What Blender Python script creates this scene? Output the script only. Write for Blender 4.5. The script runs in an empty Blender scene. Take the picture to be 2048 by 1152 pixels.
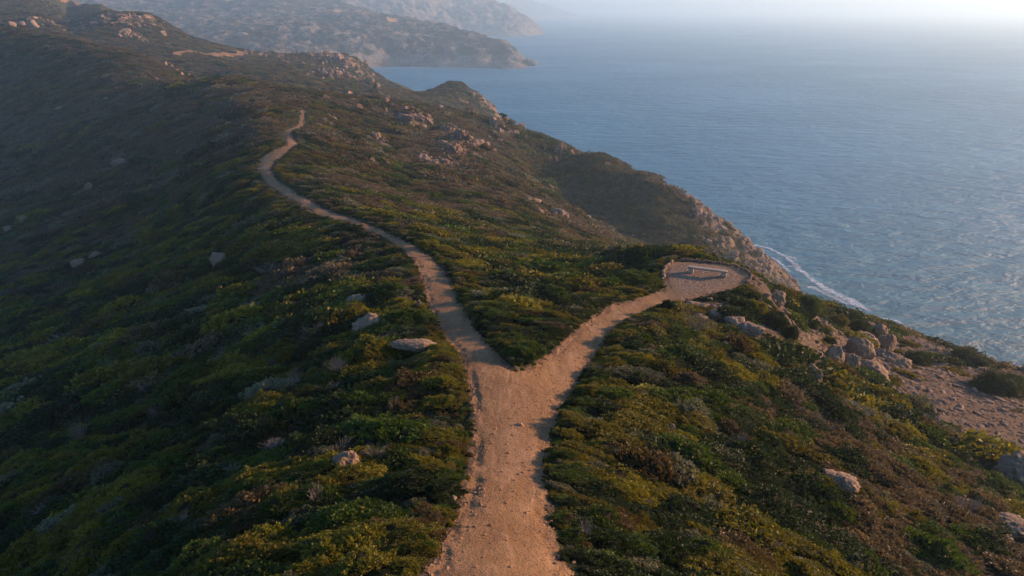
import bpy, bmesh, math, random
import numpy as np
from mathutils import Vector, Matrix, Euler

rnd = random.Random(7)
RNG = np.random.default_rng(11)
SC = bpy.context.scene
COL = SC.collection

# ------------------------------------------------------------------ camera
CAM_H = 110.0
PITCH = math.radians(22.4)
FPX = 1365.0
cam_d = bpy.data.cameras.new('camera'); cam = bpy.data.objects.new('camera', cam_d); COL.objects.link(cam)
cam_d.sensor_width = 36.0; cam_d.lens = 36.0 * FPX / 2048.0
cam_d.clip_start = 0.1; cam_d.clip_end = 200000.0
cam.location = (0, 0, CAM_H); cam.rotation_euler = (math.radians(90) - PITCH, 0, 0)
SC.camera = cam

# ------------------------------------------------------------------ light
SUN_AZ = math.radians(74)      # from +Y (view direction) towards +X (right)
SUN_EL = math.radians(12.3)
world = bpy.data.worlds.new('World'); SC.world = world; world.use_nodes = True
wn = world.node_tree; wn.nodes.clear()
sky = wn.nodes.new('ShaderNodeTexSky'); sky.sky_type = 'NISHITA'; sky.sun_disc = False
sky.sun_elevation = SUN_EL; sky.sun_rotation = SUN_AZ
sky.air_density = 1.0; sky.dust_density = 0.6; sky.ozone_density = 4.5; sky.altitude = 100
bg = wn.nodes.new('ShaderNodeBackground'); bg.inputs[1].default_value = 0.13
wo = wn.nodes.new('ShaderNodeOutputWorld')
wn.links.new(sky.outputs[0], bg.inputs[0]); wn.links.new(bg.outputs[0], wo.inputs[0])
sun_d = bpy.data.lights.new('sun', 'SUN'); sun = bpy.data.objects.new('sun', sun_d); COL.objects.link(sun)
sun_d.energy = 4.9; sun_d.angle = math.radians(3.5); sun_d.color = (1.0, 0.58, 0.31)
sdir = Vector((math.sin(SUN_AZ) * math.cos(SUN_EL), math.cos(SUN_AZ) * math.cos(SUN_EL), math.sin(SUN_EL)))
sun.rotation_euler = sdir.to_track_quat('Z', 'Y').to_euler()
SC.view_settings.view_transform = 'Standard'; SC.view_settings.look = 'None'
SC.view_settings.exposure = 1.0; SC.view_settings.gamma = 1.0; SC.view_settings.use_curve_mapping = False
cy = SC.cycles
cy.use_denoising = True; cy.max_bounces = 6; cy.diffuse_bounces = 2; cy.glossy_bounces = 2
cy.transmission_bounces = 3; cy.transparent_max_bounces = 8; cy.volume_bounces = 4
cy.use_adaptive_sampling = True; cy.adaptive_threshold = 0.02
cy.caustics_reflective = False; cy.caustics_refractive = False

# ------------------------------------------------------------------ helpers
def tag(o, label=None, cat=None, group=None, kind=None):
    if label: o['label'] = label
    if cat: o['category'] = cat
    if group: o['group'] = group
    if kind: o['kind'] = kind
    return o

CT, ST = math.cos(PITCH), math.sin(PITCH)
def w_of(py):                       # drop per metre ahead of the camera
    v = 576.0 - np.asarray(py, float)
    return (FPX * ST - v * CT) / (FPX * CT + v * ST)
def s_of(px, py):                   # sideways metres per metre ahead
    v = 576.0 - np.asarray(py, float)
    return (np.asarray(px, float) - 1024.0) / (FPX * CT + v * ST)
def py_of(w):
    v = FPX * (ST - w * CT) / (CT + w * ST)
    return 576.0 - v
def px_size(Y, w):                  # metres covered by one photo pixel at distance Y
    return Y * (CT + w * ST) / FPX

def _hash(ix, iy, iz, seed):
    h = (ix.astype(np.int64) * 374761393 + iy.astype(np.int64) * 668265263 + iz.astype(np.int64) * 2147483647 + seed * 1274126177) & 0xffffffff
    h = ((h ^ (h >> 13)) * 1274126177) & 0xffffffff
    h = (h ^ (h >> 16)) & 0xffffffff
    return h
def perlin2(x, y, seed=0):
    x0 = np.floor(x); y0 = np.floor(y); fx = x - x0; fy = y - y0
    u = fx * fx * fx * (fx * (fx * 6 - 15) + 10); v = fy * fy * fy * (fy * (fy * 6 - 15) + 10)
    z = np.zeros_like(x0)
    def g(dx, dy):
        a = _hash(x0 + dx, y0 + dy, z, seed) * (2 * math.pi / 4294967296.0)
        return np.cos(a) * (fx - dx) + np.sin(a) * (fy - dy)
    a = g(0, 0) * (1 - u) + g(1, 0) * u
    b = g(0, 1) * (1 - u) + g(1, 1) * u
    return (a * (1 - v) + b * v) * 1.5
def fbm2(x, y, o=4, seed=0, rough=0.5):
    r = np.zeros_like(x); a = 1.0; t = 0.0; f = 1.0
    for i in range(o):
        r += a * perlin2(x * f + 17.3 * i, y * f - 9.1 * i, seed + i); t += a; a *= rough; f *= 2.03
    return r / t
def val3(p, seed=0):
    q = np.floor(p); f = p - q; f = f * f * (3 - 2 * f); r = np.zeros(len(p))
    for dx in (0, 1):
        for dy in (0, 1):
            for dz in (0, 1):
                h = _hash(q[:, 0] + dx, q[:, 1] + dy, q[:, 2] + dz, seed) / 4294967296.0
                wgt = (f[:, 0] if dx else 1 - f[:, 0]) * (f[:, 1] if dy else 1 - f[:, 1]) * (f[:, 2] if dz else 1 - f[:, 2])
                r += h * wgt
    return r * 2 - 1
def fbm3(p, o=3, seed=0):
    r = 0; a = 1.0; t = 0
    for i in range(o):
        r = r + a * val3(p * (2.0 ** i) + 3.7 * i, seed + i); t += a; a *= 0.5
    return r / t
def sstep(a, b, x):
    t = np.clip((x - a) / (b - a), 0, 1); return t * t * (3 - 2 * t)

def mesh_np(name, V, F, mat=None, attrs=None, smooth=True, parent=None, loc=None):
    me = bpy.data.meshes.new(name)
    V = np.asarray(V, np.float32); F = np.asarray(F, np.int32)
    k = F.shape[1]
    me.vertices.add(len(V)); me.vertices.foreach_set('co', V.ravel())
    me.loops.add(F.size); me.loops.foreach_set('vertex_index', F.ravel())
    me.polygons.add(len(F)); me.polygons.foreach_set('loop_start', np.arange(0, F.size, k, dtype=np.int32))
    me.polygons.foreach_set('loop_total', np.full(len(F), k, np.int32))
    me.update(calc_edges=True)
    me.polygons.foreach_set('use_smooth', np.full(len(F), smooth, bool))
    if attrs:
        for n, a in attrs.items():
            at = me.attributes.new(n, 'FLOAT', 'POINT'); at.data.foreach_set('value', np.asarray(a, np.float32).ravel())
    if mat: me.materials.append(mat)
    o = bpy.data.objects.new(name, me); COL.objects.link(o)
    if parent: o.parent = parent
    if loc is not None: o.location = loc
    return o

# ------------------------------------------------------------------ materials
class NT:
    def __init__(s, name):
        s.m = bpy.data.materials.new(name); s.m.use_nodes = True; s.t = s.m.node_tree; s.t.nodes.clear()
        s.out = s.n('ShaderNodeOutputMaterial')
    def n(s, typ, **kw):
        nd = s.t.nodes.new(typ)
        for k, v in kw.items(): setattr(nd, k, v)
        return nd
    def l(s, a, b): s.t.links.new(a, b)
    def pos(s): return s.n('ShaderNodeNewGeometry').outputs['Position']
    def mapv(s, vec, scale, rot=(0, 0, 0)):
        m = s.n('ShaderNodeMapping'); m.inputs['Scale'].default_value = scale; m.inputs['Rotation'].default_value = rot
        s.l(vec, m.inputs['Vector']); return m.outputs[0]
    def noise(s, vec, scale, detail=4, rough=0.55, dist=0.0):
        t = s.n('ShaderNodeTexNoise'); t.inputs['Scale'].default_value = scale; t.inputs['Detail'].default_value = detail
        t.inputs['Roughness'].default_value = rough; t.inputs['Distortion'].default_value = dist
        s.l(vec, t.inputs['Vector']); return t.outputs['Fac']
    def voro(s, vec, scale, feature='F1', out='Distance'):
        t = s.n('ShaderNodeTexVoronoi'); t.feature = feature; t.inputs['Scale'].default_value = scale
        s.l(vec, t.inputs['Vector']); return t.outputs[out]
    def ramp(s, fac, stops, interp='LINEAR'):
        r = s.n('ShaderNodeValToRGB'); r.color_ramp.interpolation = interp
        e = r.color_ramp.elements
        while len(e) > 1: e.remove(e[-1])
        e[0].position = stops[0][0]; e[0].color = _c(stops[0][1])
        for p, c in stops[1:]:
            x = e.new(p); x.color = _c(c)
        s.l(fac, r.inputs[0]); return r.outputs[0]
    def mix(s, fac, a, b, mode='MIX'):
        m = s.n('ShaderNodeMix'); m.data_type = 'RGBA'; m.blend_type = mode
        for v, i in ((fac, 0), (a, 6), (b, 7)):
            if hasattr(v, 'links'): s.l(v, m.inputs[i])
            elif i == 0: m.inputs[0].default_value = v
            else: m.inputs[i].default_value = _c(v)
        return m.outputs[2]
    def math(s, op, a, b=None, clamp=False):
        m = s.n('ShaderNodeMath'); m.operation = op; m.use_clamp = clamp
        for v, i in ((a, 0), (b, 1)):
            if v is None: continue
            if hasattr(v, 'links'): s.l(v, m.inputs[i])
            else: m.inputs[i].default_value = v
        return m.outputs[0]
    def attr(s, name, typ='GEOMETRY', out='Fac'):
        a = s.n('ShaderNodeAttribute'); a.attribute_name = name; a.attribute_type = typ; return a.outputs[out]
    def bump(s, h, strength=0.5, dist=0.1, normal=None):
        b = s.n('ShaderNodeBump'); b.inputs['Strength'].default_value = strength; b.inputs['Distance'].default_value = dist
        s.l(h, b.inputs['Height'])
        if normal is not None: s.l(normal, b.inputs['Normal'])
        return b.outputs[0]
    def bsdf(s, col, rough=0.9, normal=None, spec=0.25):
        b = s.n('ShaderNodeBsdfPrincipled')
        if hasattr(col, 'links'): s.l(col, b.inputs['Base Color'])
        else: b.inputs['Base Color'].default_value = _c(col)
        if hasattr(rough, 'links'): s.l(rough, b.inputs['Roughness'])
        else: b.inputs['Roughness'].default_value = rough
        b.inputs['Specular IOR Level'].default_value = spec
        if normal is not None: s.l(normal, b.inputs['Normal'])
        return b.outputs[0]
    def done(s, sh): s.l(sh, s.out.inputs['Surface']); return s.m
def _c(c): return (c[0], c[1], c[2], 1.0) if len(c) == 3 else c

def rock_colour(t, vec, k=1.0, scl=1.0):
    n1 = t.noise(vec, 0.9 * scl, 6, 0.65)
    n2 = t.noise(vec, 6.0 * scl, 5, 0.7)
    c = t.ramp(n1, [(0.25, (0.14, 0.115, 0.10)), (0.5, (0.27, 0.22, 0.185)), (0.75, (0.37, 0.30, 0.24))])
    c = t.mix(t.ramp(n2, [(0.35, (0, 0, 0)), (0.7, (1, 1, 1))]), c, (0.40, 0.35, 0.30), 'MIX')
    c = t.mix(0.55, c, t.ramp(n2, [(0.3, (0.10, 0.09, 0.085)), (0.7, (0.36, 0.31, 0.27))]))
    return c

def mat_rock(name, tone=(1, 1, 1), lichen=0.5, scl=1.0):
    t = NT(name); p = t.n('ShaderNodeTexCoord').outputs['Object']
    c = rock_colour(t, p, scl=scl)
    lm = t.ramp(t.noise(p, 3.1 * scl, 5, 0.7), [(0.56, (0, 0, 0)), (0.66, (lichen, lichen, lichen))])
    c = t.mix(lm, c, (0.34, 0.24, 0.07))
    dk = t.ramp(t.noise(p, 4.7 * scl, 6, 0.75), [(0.36, (1, 1, 1)), (0.46, (0, 0, 0))])
    c = t.mix(t.math('MULTIPLY', dk, 0.7), c, (0.06, 0.055, 0.05))
    c = t.mix(1.0, c, tone, 'MULTIPLY')
    h = t.math('ADD', t.noise(p, 3.0 * scl, 8, 0.7), t.math('MULTIPLY', t.voro(p, 2.4 * scl, 'DISTANCE_TO_EDGE'), 0.5))
    nrm = t.bump(h, 0.9, 0.12 / scl)
    return t.done(t.bsdf(c, 0.92, nrm, 0.2))

def mat_hill(name, near=True):
    """soil, litter and rock of the slopes, blended by the rock attribute of the mesh"""
    t = NT(name); p = t.pos()
    soil = t.ramp(t.noise(p, 0.7, 6, 0.65), [(0.3, (0.045, 0.033, 0.02)), (0.55, (0.10, 0.072, 0.05)), (0.8, (0.17, 0.12, 0.085))])
    litter = t.ramp(t.noise(t.mapv(p, (0.5, 1, 1)), 1.6, 6, 0.7), [(0.3, (0.018, 0.022, 0.008)), (0.5, (0.042, 0.046, 0.015)), (0.62, (0.075, 0.065, 0.028)), (0.8, (0.10, 0.085, 0.05))])
    big = t.ramp(t.noise(p, 0.045, 5, 0.6), [(0.35, (0.75, 0.85, 0.6)), (0.6, (1.15, 1.0, 0.85))])
    litter = t.mix(1.0, litter, big, 'MULTIPLY')
    bare = t.attr('bare'); rock = t.attr('rock')
    n_b = t.noise(p, 1.3, 5, 0.65)
    bm = t.math('ADD', bare, t.math('MULTIPLY', t.math('SUBTRACT', n_b, 0.5), 0.9))
    bm = t.ramp(bm, [(0.42, (0, 0, 0)), (0.58, (1, 1, 1))])
    scree = t.ramp(t.noise(p, 2.6, 8, 0.75), [(0.3, (0.075, 0.05, 0.035)), (0.5, (0.17, 0.112, 0.08)), (0.68, (0.27, 0.185, 0.135)), (0.8, (0.36, 0.27, 0.21))])
    c = t.mix(bm, litter, t.mix(0.65, soil, scree))
    rc = t.mix(1.0, rock_colour(t, p, scl=0.35), (0.72, 0.56, 0.45), 'MULTIPLY')
    crack = t.ramp(t.noise(t.mapv(p, (1, 1, .6)), 0.8, 8, 0.75), [(0.42, (0, 0, 0)), (0.5, (1, 1, 1))])
    rc = t.mix(crack, t.mix(0.4, (0.05, 0.045, 0.03), rc), rc)
    rm = t.math('ADD', rock, t.math('MULTIPLY', t.math('SUBTRACT', t.noise(p, 0.5, 7, 0.7), 0.5), 1.3))
    rm = t.ramp(rm, [(0.5, (0, 0, 0)), (0.58, (1, 1, 1))])
    c = t.mix(rm, c, rc)
    h = t.math('ADD', t.noise(p, 1.1, 9, 0.72), t.math('MULTIPLY', t.noise(p, 9.0, 4, 0.6), 0.15))
    nrm = t.bump(h, 1.0, 0.55)
    return t.done(t.bsdf(c, 0.95, nrm, 0.12))

def mat_far(name, tone=1.0, rockiness=0.5):
    t = NT(name); p = t.pos()
    veg = t.ramp(t.noise(p, 0.02, 9, 0.72), [(0.35, (0.03, 0.035, 0.02)), (0.5, (0.065, 0.06, 0.035)), (0.65, (0.11, 0.09, 0.065))])
    rc = t.ramp(t.noise(p, 0.035, 9, 0.75), [(0.35, (0.10, 0.08, 0.07)), (0.6, (0.40, 0.33, 0.28)), (0.75, (0.52, 0.45, 0.40))])
    rm = t.math('ADD', t.attr('rock'), t.math('MULTIPLY', t.math('SUBTRACT', t.noise(p, 0.03, 9, 0.75), 0.5), 1.6))
    rm = t.ramp(rm, [(0.5, (0, 0, 0)), (0.62, (1, 1, 1))])
    c = t.mix(rm, veg, rc)
    nrm = t.bump(t.noise(p, 0.05, 9, 0.75), 1.0, 30.0)
    return t.done(t.bsdf(c, 0.95, nrm, 0.1))

def mat_path(name):
    t = NT(name); p = t.pos()
    big = t.noise(p, 0.55, 5, 0.6); fine = t.noise(p, 9.0, 6, 0.7)
    c = t.ramp(big, [(0.3, (0.165, 0.082, 0.032)), (0.5, (0.22, 0.118, 0.048)), (0.7, (0.285, 0.165, 0.080))])
    c = t.mix(t.ramp(fine, [(0.35, (0, 0, 0)), (0.65, (0.5, 0.5, 0.5))]), c, (0.33, 0.20, 0.11))
    ds = t.voro(p, 17.0, 'F1', 'Color')
    dd = t.voro(p, 17.0)
    st = t.ramp(dd, [(0.2, (1, 1, 1)), (0.38, (0, 0, 0))])
    sel = t.ramp(t.n_bw(ds) if hasattr(t, 'n_bw') else ds, [(0.55, (0, 0, 0)), (0.6, (1, 1, 1))])
    sm = t.math('MULTIPLY', st, sel)
    c = t.mix(t.math('MULTIPLY', sm, 0.55), c, (0.47, 0.37, 0.28))
    dk = t.ramp(t.noise(p, 5.0, 7, 0.75), [(0.3, (1, 1, 1)), (0.42, (0, 0, 0))])
    c = t.mix(t.math('MULTIPLY', dk, 0.55), c, (0.17, 0.095, 0.06))
    rut = t.noise(t.mapv(p, (1.9, 0.22, 1.0), (0, 0, 0.08)), 1.0, 5, 0.6, 1.2)
    c = t.mix(t.ramp(rut, [(0.32, (.5, .5, .5)), (0.47, (0, 0, 0))]), c, (0.165, 0.085, 0.045))
    c = t.mix(t.ramp(rut, [(0.52, (0, 0, 0)), (0.70, (.45, .45, .45))]), c, (0.40, 0.25, 0.155))
    # rubbly stone surfacing of the lookout
    pl = t.attr('plat')
    vo = t.voro(p, 5.0, 'DISTANCE_TO_EDGE')
    stone = t.mix(t.ramp(vo, [(0.02, (0, 0, 0)), (0.10, (1, 1, 1))]), (0.13, 0.085, 0.06), t.ramp(t.noise(p, 4.0, 5, 0.7), [(0.3, (0.22, 0.15, 0.105)), (0.7, (0.35, 0.26, 0.19))]))
    c = t.mix(pl, c, stone)
    h = t.math('ADD', t.noise(p, 14.0, 6, 0.7), t.math('MULTIPLY', sm, 0.6))
    h = t.math('ADD', h, t.math('MULTIPLY', t.noise(p, 2.2, 5, 0.6), 1.2))
    h = t.math('ADD', h, t.math('MULTIPLY', rut, 0.8))
    h = t.math('ADD', h, t.math('MULTIPLY', t.math('MULTIPLY', t.ramp(vo, [(0.0, (0, 0, 0)), (0.14, (1, 1, 1))]), pl), 1.1))
    nrm = t.bump(h, 0.9, 0.06)
    return t.done(t.bsdf(c, 0.93, nrm, 0.15))

def mat_leaf(name, default, inst=True, trans=0.35):
    t = NT(name)
    rn = t.n('ShaderNodeNewGeometry').outputs['Random Per Island']
    base = t.attr('tint', 'INSTANCER', 'Color') if inst else None
    if base is None:
        base = t.mix(0.0, default, default)
    v = t.ramp(rn, [(0.0, (0.55, 0.62, 0.55)), (0.5, (1.0, 1.0, 1.0)), (0.85, (1.35, 1.25, 0.9)), (1.0, (1.8, 1.55, 1.1))])
    c = t.mix(1.0, base, v, 'MULTIPLY')
    d = t.bsdf(c, 0.6, None, 0.3)
    tr = t.n('ShaderNodeBsdfTranslucent'); t.l(t.mix(1.0, c, (1.3, 1.25, 0.6), 'MULTIPLY'), tr.inputs['Color'])
    mx = t.n('ShaderNodeMixShader'); mx.inputs[0].default_value = trans
    t.l(d, mx.inputs[1]); t.l(tr.outputs[0], mx.inputs[2])
    return t.done(mx.outputs[0])

def mat_twig(name, col):
    t = NT(name)
    rn = t.n('ShaderNodeNewGeometry').outputs['Random Per Island']
    c = t.mix(1.0, col, t.ramp(rn, [(0, (0.6, 0.6, 0.6)), (1, (1.4, 1.35, 1.3))]), 'MULTIPLY')
    return t.done(t.bsdf(c, 0.9, None, 0.1))

M_HILL = mat_hill('hillside')
M_PATH = mat_path('path_earth')
M_ROCK = mat_rock('granite', (0.86, 0.69, 0.54), 0.45, 1.6)
M_ROCK_WARM = mat_rock('granite_warm', (0.92, 0.72, 0.60), 0.3, 0.9)
M_STONE = mat_rock('bench_stone', (1.4, 1.27, 1.12), 0.1, 2.5)
M_GRAVEL = mat_rock('gravel_stone', (1.5, 0.98, 0.60), 0.0, 6.0)
M_LEAF = mat_leaf('scrub_leaf', (0.05, 0.07, 0.02))
M_CORE = mat_twig('scrub_twigs', (0.028, 0.024, 0.013))
M_DRY = mat_twig('dry_twigs', (0.30, 0.27, 0.23))

# ------------------------------------------------------------------ terrain model
NEAR = [  # photo pixel, photo row, metres ahead
 # columns on the left
 (-400,1152,20),(-400,900,42),(-400,600,115),(-400,300,320),(-400,60,420),(-400,-60,700),(-400,1400,13),
 (0,1400,11),(0,1152,17.5),(0,900,34),(0,750,52),(0,600,88),(0,450,150),(0,300,245),(0,200,300),(0,120,335),(0,52,368),(0,75,440),(0,30,560),(0,-40,760),
 (150,1152,15),(150,900,29),(150,750,45),(150,600,75),(150,450,128),(150,300,215),(150,200,275),(150,120,318),(150,77,350),(150,100,420),(150,60,510),(150,15,640),(150,-15,760),
 (300,1152,12.8),(300,900,24.8),(300,750,38),(300,600,62),(300,450,106),(300,300,180),(300,200,245),(300,150,295),(300,116,335),(300,140,400),(300,90,490),(300,60,545),(300,26,610),(300,60,730),
 (400,158,325),(400,175,350),(380,76,575),
 (450,1152,11),(450,900,20.9),(450,750,32.8),(450,600,52),(450,450,85),(450,350,118),(450,300,148),(450,250,182),(450,200,220),(450,164,262),(450,182,310),(450,150,400),(450,120,500),(450,91,600),(450,120,750),
 (600,1152,10.2),(600,1000,14.4),(600,900,18.9),(600,750,28.6),(600,600,44),(600,450,68),
 (560,172,238),(520,167,245),(560,200,200),(560,190,290),(560,165,390),(560,140,480),(560,106,620),(560,140,760),
 # the ridge path
 (600,400,81),(533,340,104),(580,290,130),(580,255,153),(605,212,188),(700,440,66),(760,462,59),(820,490,53),(850,520,47.5),(872,560,41.5),(880,620,35),(920,680,29.5),
 (1035,760,23.5),(1015,900,17.2),(1000,1000,13.3),(1000,1152,9),(1000,1400,5.2),
 (700,189,262),(700,250,190),(700,330,130),(700,385,97),(700,520,54),(700,620,38.5),(700,750,26.6),(700,900,18.2),(700,1050,12.6),(700,208,330),(700,180,420),(700,150,520),(700,111,680),(700,150,800),
 (850,700,28),(850,620,35.5),(850,900,17.5),
 (830,205,300),(830,260,225),(830,330,160),(830,400,112),(830,450,76),(830,228,370),
 # far knoll by the sea and the spur before it
 (905,160,520),(862,179,515),(825,202,520),(940,178,520),(965,190,515),(985,214,505),(1000,237,495),(905,206,470),(905,232,400),(905,200,600),
 (850,189,800),(800,167,770),(750,142,725),(800,200,570),(760,185,560),
 (905,219,300),
 (1000,238,300),(1000,270,262),(1000,300,215),(1000,350,162),(1000,400,125),(1000,440,98),(1000,480,76),(1000,520,58),(1000,560,45.5),(1000,600,37.8),(1000,650,31.5),(1000,700,27),(1000,262,360),
 (1100,271,280),(1100,330,258),(1100,380,200),(1100,430,150),(1100,470,112),(1100,500,85),(1100,530,62),(1100,560,49),(1100,600,39),(1100,660,31.3),(1100,300,340),
 (1200,306,258),(1200,365,243),(1200,430,226),(1200,470,160),(1200,500,110),(1200,516,80),(1200,530,54),(1200,560,47),(1200,600,39.5),(1200,345,320),
 (1300,346,238),(1300,430,217),(1300,505,200),(1300,520,150),(1300,532,100),(1300,535,68),(1300,517,52),(1300,550,46.5),(1300,385,290),
 (1380,391,228),(1400,402,228),(1400,460,213),(1400,515,200),(1440,432,230),(1480,515,212),(1510,491,240),(1560,532,238),(1600,575,236),(1400,450,280),
 # right branch and the lookout
 (1110,760,24.6),(1190,690,30),(1250,640,35),(1340,600,40.3),
 (1350,513,51.5),(1360,523,47.4),(1480,540,45.8),(1415,556,44.6),(1340,560,44.2),(1430,588,41.5),(1410,519,49.5),
 (1350,530,62),(1350,545,85),(1350,535,125),(1460,560,62),(1420,545,60),(1420,550,85),(1420,540,130),(1420,528,170),
 (1502,556,45),(1530,572,50),(1570,582,55),(1610,592,61),(1650,606,67),(1740,629,71),(1800,651,72),(1900,686,67),(2048,736,57),(2300,800,48),
 (1650,626,57),(1740,650,61),(1740,690,50),(1800,670,61),(1800,702,53),(1900,720,56),(1200,322,280),(1300,366,258),(1380,412,246),(1100,285,300),
 (1500,620,39.6),(1550,650,39.5),(1600,640,50),(1600,700,40),(1600,800,30.4),(1600,900,24.3),(1600,1000,19.6),(1600,1152,14.3),
 (1300,700,29.9),(1300,800,24.2),(1300,900,19.9),(1300,1000,16.0),(1300,1152,11.6),(1420,640,37),
 (1800,750,46),(1800,850,34.5),(1800,1000,24),(1800,1152,16.8),(2048,850,41),(2048,1000,29.5),(2048,1152,20.6),(2300,900,42),(2300,1152,25),(2048,1400,13),
]
HID = [  # photo column, metres ahead, metres above the sea: ground out of sight of the camera
 (1530,80,62),(1600,90,55),(1650,100,48),(1800,105,42),(1900,100,42),(2048,90,45),(2300,80,50),
 (1600,140,20),(1800,150,6),(2048,140,2),(2300,130,2),(2048,180,-10),(2500,180,-14),
 (1700,190,-4),(1850,200,-12),(2300,250,-22),
 (1500,285,-4),(1590,262,-4),(1650,240,-8),(1650,330,-16),(1900,300,-20),
 (1400,340,-6),(1300,370,-8),(1200,410,-6),(1100,450,0),(1050,540,-8),
 (1500,450,-25),(1900,450,-30),(2300,500,-30),(1200,560,-20),(1500,900,-40),(2100,900,-40),
 (1000,640,-14),(900,740,-14),(1000,800,-22),(1200,900,-30),(830,930,-14),(760,960,-10),(900,1000,-24),
 (600,900,30),(400,900,60),(200,900,105),(0,950,150),(-400,950,180),(1000,1050,-25),(600,1050,5),(400,1050,30),(780,1050,-14),
]
def tps(pts, vals, reg=1e-5):
    n = len(pts)
    d = np.sqrt(((pts[:, None] - pts[None]) ** 2).sum(-1)) + 1e-12
    K = d * d * np.log(d) + reg * np.eye(n)
    P = np.hstack([np.ones((n, 1)), pts])
    A = np.zeros((n + 3, n + 3)); A[:n, :n] = K; A[:n, n:] = P; A[n:, :n] = P.T
    return np.linalg.solve(A, np.concatenate([vals, np.zeros(3)]))
def tps_eval(pts, c, q):
    out = np.empty(len(q)); n = len(pts)
    for i in range(0, len(q), 20000):
        b = q[i:i + 20000]
        d2 = ((b[:, None] - pts[None]) ** 2).sum(-1) + 1e-20
        out[i:i + 20000] = (0.5 * d2 * np.log(d2)) @ c[:n] + c[n] + b @ c[n + 1:]
    return out
def upsample(g, R, C):               # Catmull-Rom in both directions
    def ax(a, n):
        m = a.shape[0]; x = np.linspace(0, m - 1, n); i = np.clip(np.floor(x).astype(int), 0, m - 2); f = (x - i)[:, None]
        p = [a[np.clip(i + k, 0, m - 1)] for k in (-1, 0, 1, 2)]
        return 0.5 * (2 * p[1] + (p[2] - p[0]) * f + (2 * p[0] - 5 * p[1] + 4 * p[2] - p[3]) * f * f + (3 * p[1] - p[0] - 3 * p[2] + p[3]) * f ** 3)
    return ax(ax(g, R).T, C).T

class Sheet:
    """height grid over (x / y, ln y)"""
    def __init__(s, ctrl, hid, y0, y1, R, C, s0, s1, coarse=(150, 150)):
        P, W = [], []
        for px, py, Y in ctrl:
            w = float(w_of(py)); P.append((float(s_of(px, py)), math.log(Y))); W.append(w)
        for px, Y, z in hid:
            w = (CAM_H - z) / Y; P.append((float(s_of(px, py_of(w))), math.log(Y))); W.append(w)
        P = np.array(P); W = np.array(W)
        c = tps(P, W)
        s.S = np.linspace(s0, s1, C); s.T = np.linspace(math.log(y0), math.log(y1), R); s.Y = np.exp(s.T)
        cs = np.linspace(s0, s1, coarse[1]); ct = np.linspace(math.log(y0), math.log(y1), coarse[0])
        q = np.stack(np.meshgrid(cs, ct), -1).reshape(-1, 2)
        w = tps_eval(P, c, q).reshape(coarse[0], coarse[1])
        w = upsample(w, R, C)
        s.yy = np.repeat(s.Y[:, None], C, 1); s.xx = s.yy * s.S[None]
        s.z = CAM_H - w * s.yy
        s.base = s.z.copy()
    def idx(s, x, y):
        C, R = len(s.S), len(s.Y)
        c = (np.asarray(x) / y - s.S[0]) / (s.S[-1] - s.S[0]) * (C - 1)
        r = (np.log(y) - s.T[0]) / (s.T[-1] - s.T[0]) * (R - 1)
        return np.clip(r, 0, R - 1.001), np.clip(c, 0, C - 1.001)
    def sample(s, g, x, y):
        r, c = s.idx(np.asarray(x, float), np.asarray(y, float)); i = r.astype(int); j = c.astype(int); a = r - i; b = c - j
        return (g[i, j] * (1 - a) * (1 - b) + g[i + 1, j] * a * (1 - b) + g[i, j + 1] * (1 - a) * b + g[i + 1, j + 1] * a * b)
    def hit(s, px, py, g=None):       # where the line of sight of a photo pixel meets the ground
        g = s.z if g is None else g
        sx = float(s_of(px, py)); w = float(w_of(py))
        c = (sx - s.S[0]) / (s.S[-1] - s.S[0]) * (len(s.S) - 1); j = int(c); b = c - j
        col = g[:, j] * (1 - b) + g[:, j + 1] * b
        d = (CAM_H - w * s.Y) - col
        k = np.argmax(d <= 0)
        if d[k] > 0: k = int(np.argmin(d / s.Y))      # above the skyline: take the skyline itself
        if k == 0 or d[k] > 0: Y = s.Y[k]; return Vector((sx * Y, Y, float(col[k])))
        f = d[k - 1] / (d[k - 1] - d[k] + 1e-12); Y = s.Y[k - 1] * (1 - f) + s.Y[k] * f
        return Vector((sx * Y, Y, CAM_H - w * Y))

def poly_sd(x, y, poly, need=None):   # signed distance, negative inside
    poly = np.asarray(poly); n = len(poly)
    d2 = np.full(x.shape, 1e18); inside = np.zeros(x.shape, bool)
    for i in range(n):
        ax, ay = poly[i]; bx, by = poly[(i + 1) % n]
        ex, ey = bx - ax, by - ay; L = ex * ex + ey * ey + 1e-12
        tt = np.clip(((x - ax) * ex + (y - ay) * ey) / L, 0, 1)
        d2 = np.minimum(d2, (x - ax - tt * ex) ** 2 + (y - ay - tt * ey) ** 2)
        if abs(ey) > 1e-12:
            cr = ((ay > y) != (by > y)) & (x < ex * (y - ay) / ey + ax); inside ^= cr
    d = np.sqrt(d2); return np.where(inside, -d, d)

T = Sheet(NEAR, HID, 3.6, 1080.0, 1150, 1000, -1.25, 1.25)

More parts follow.
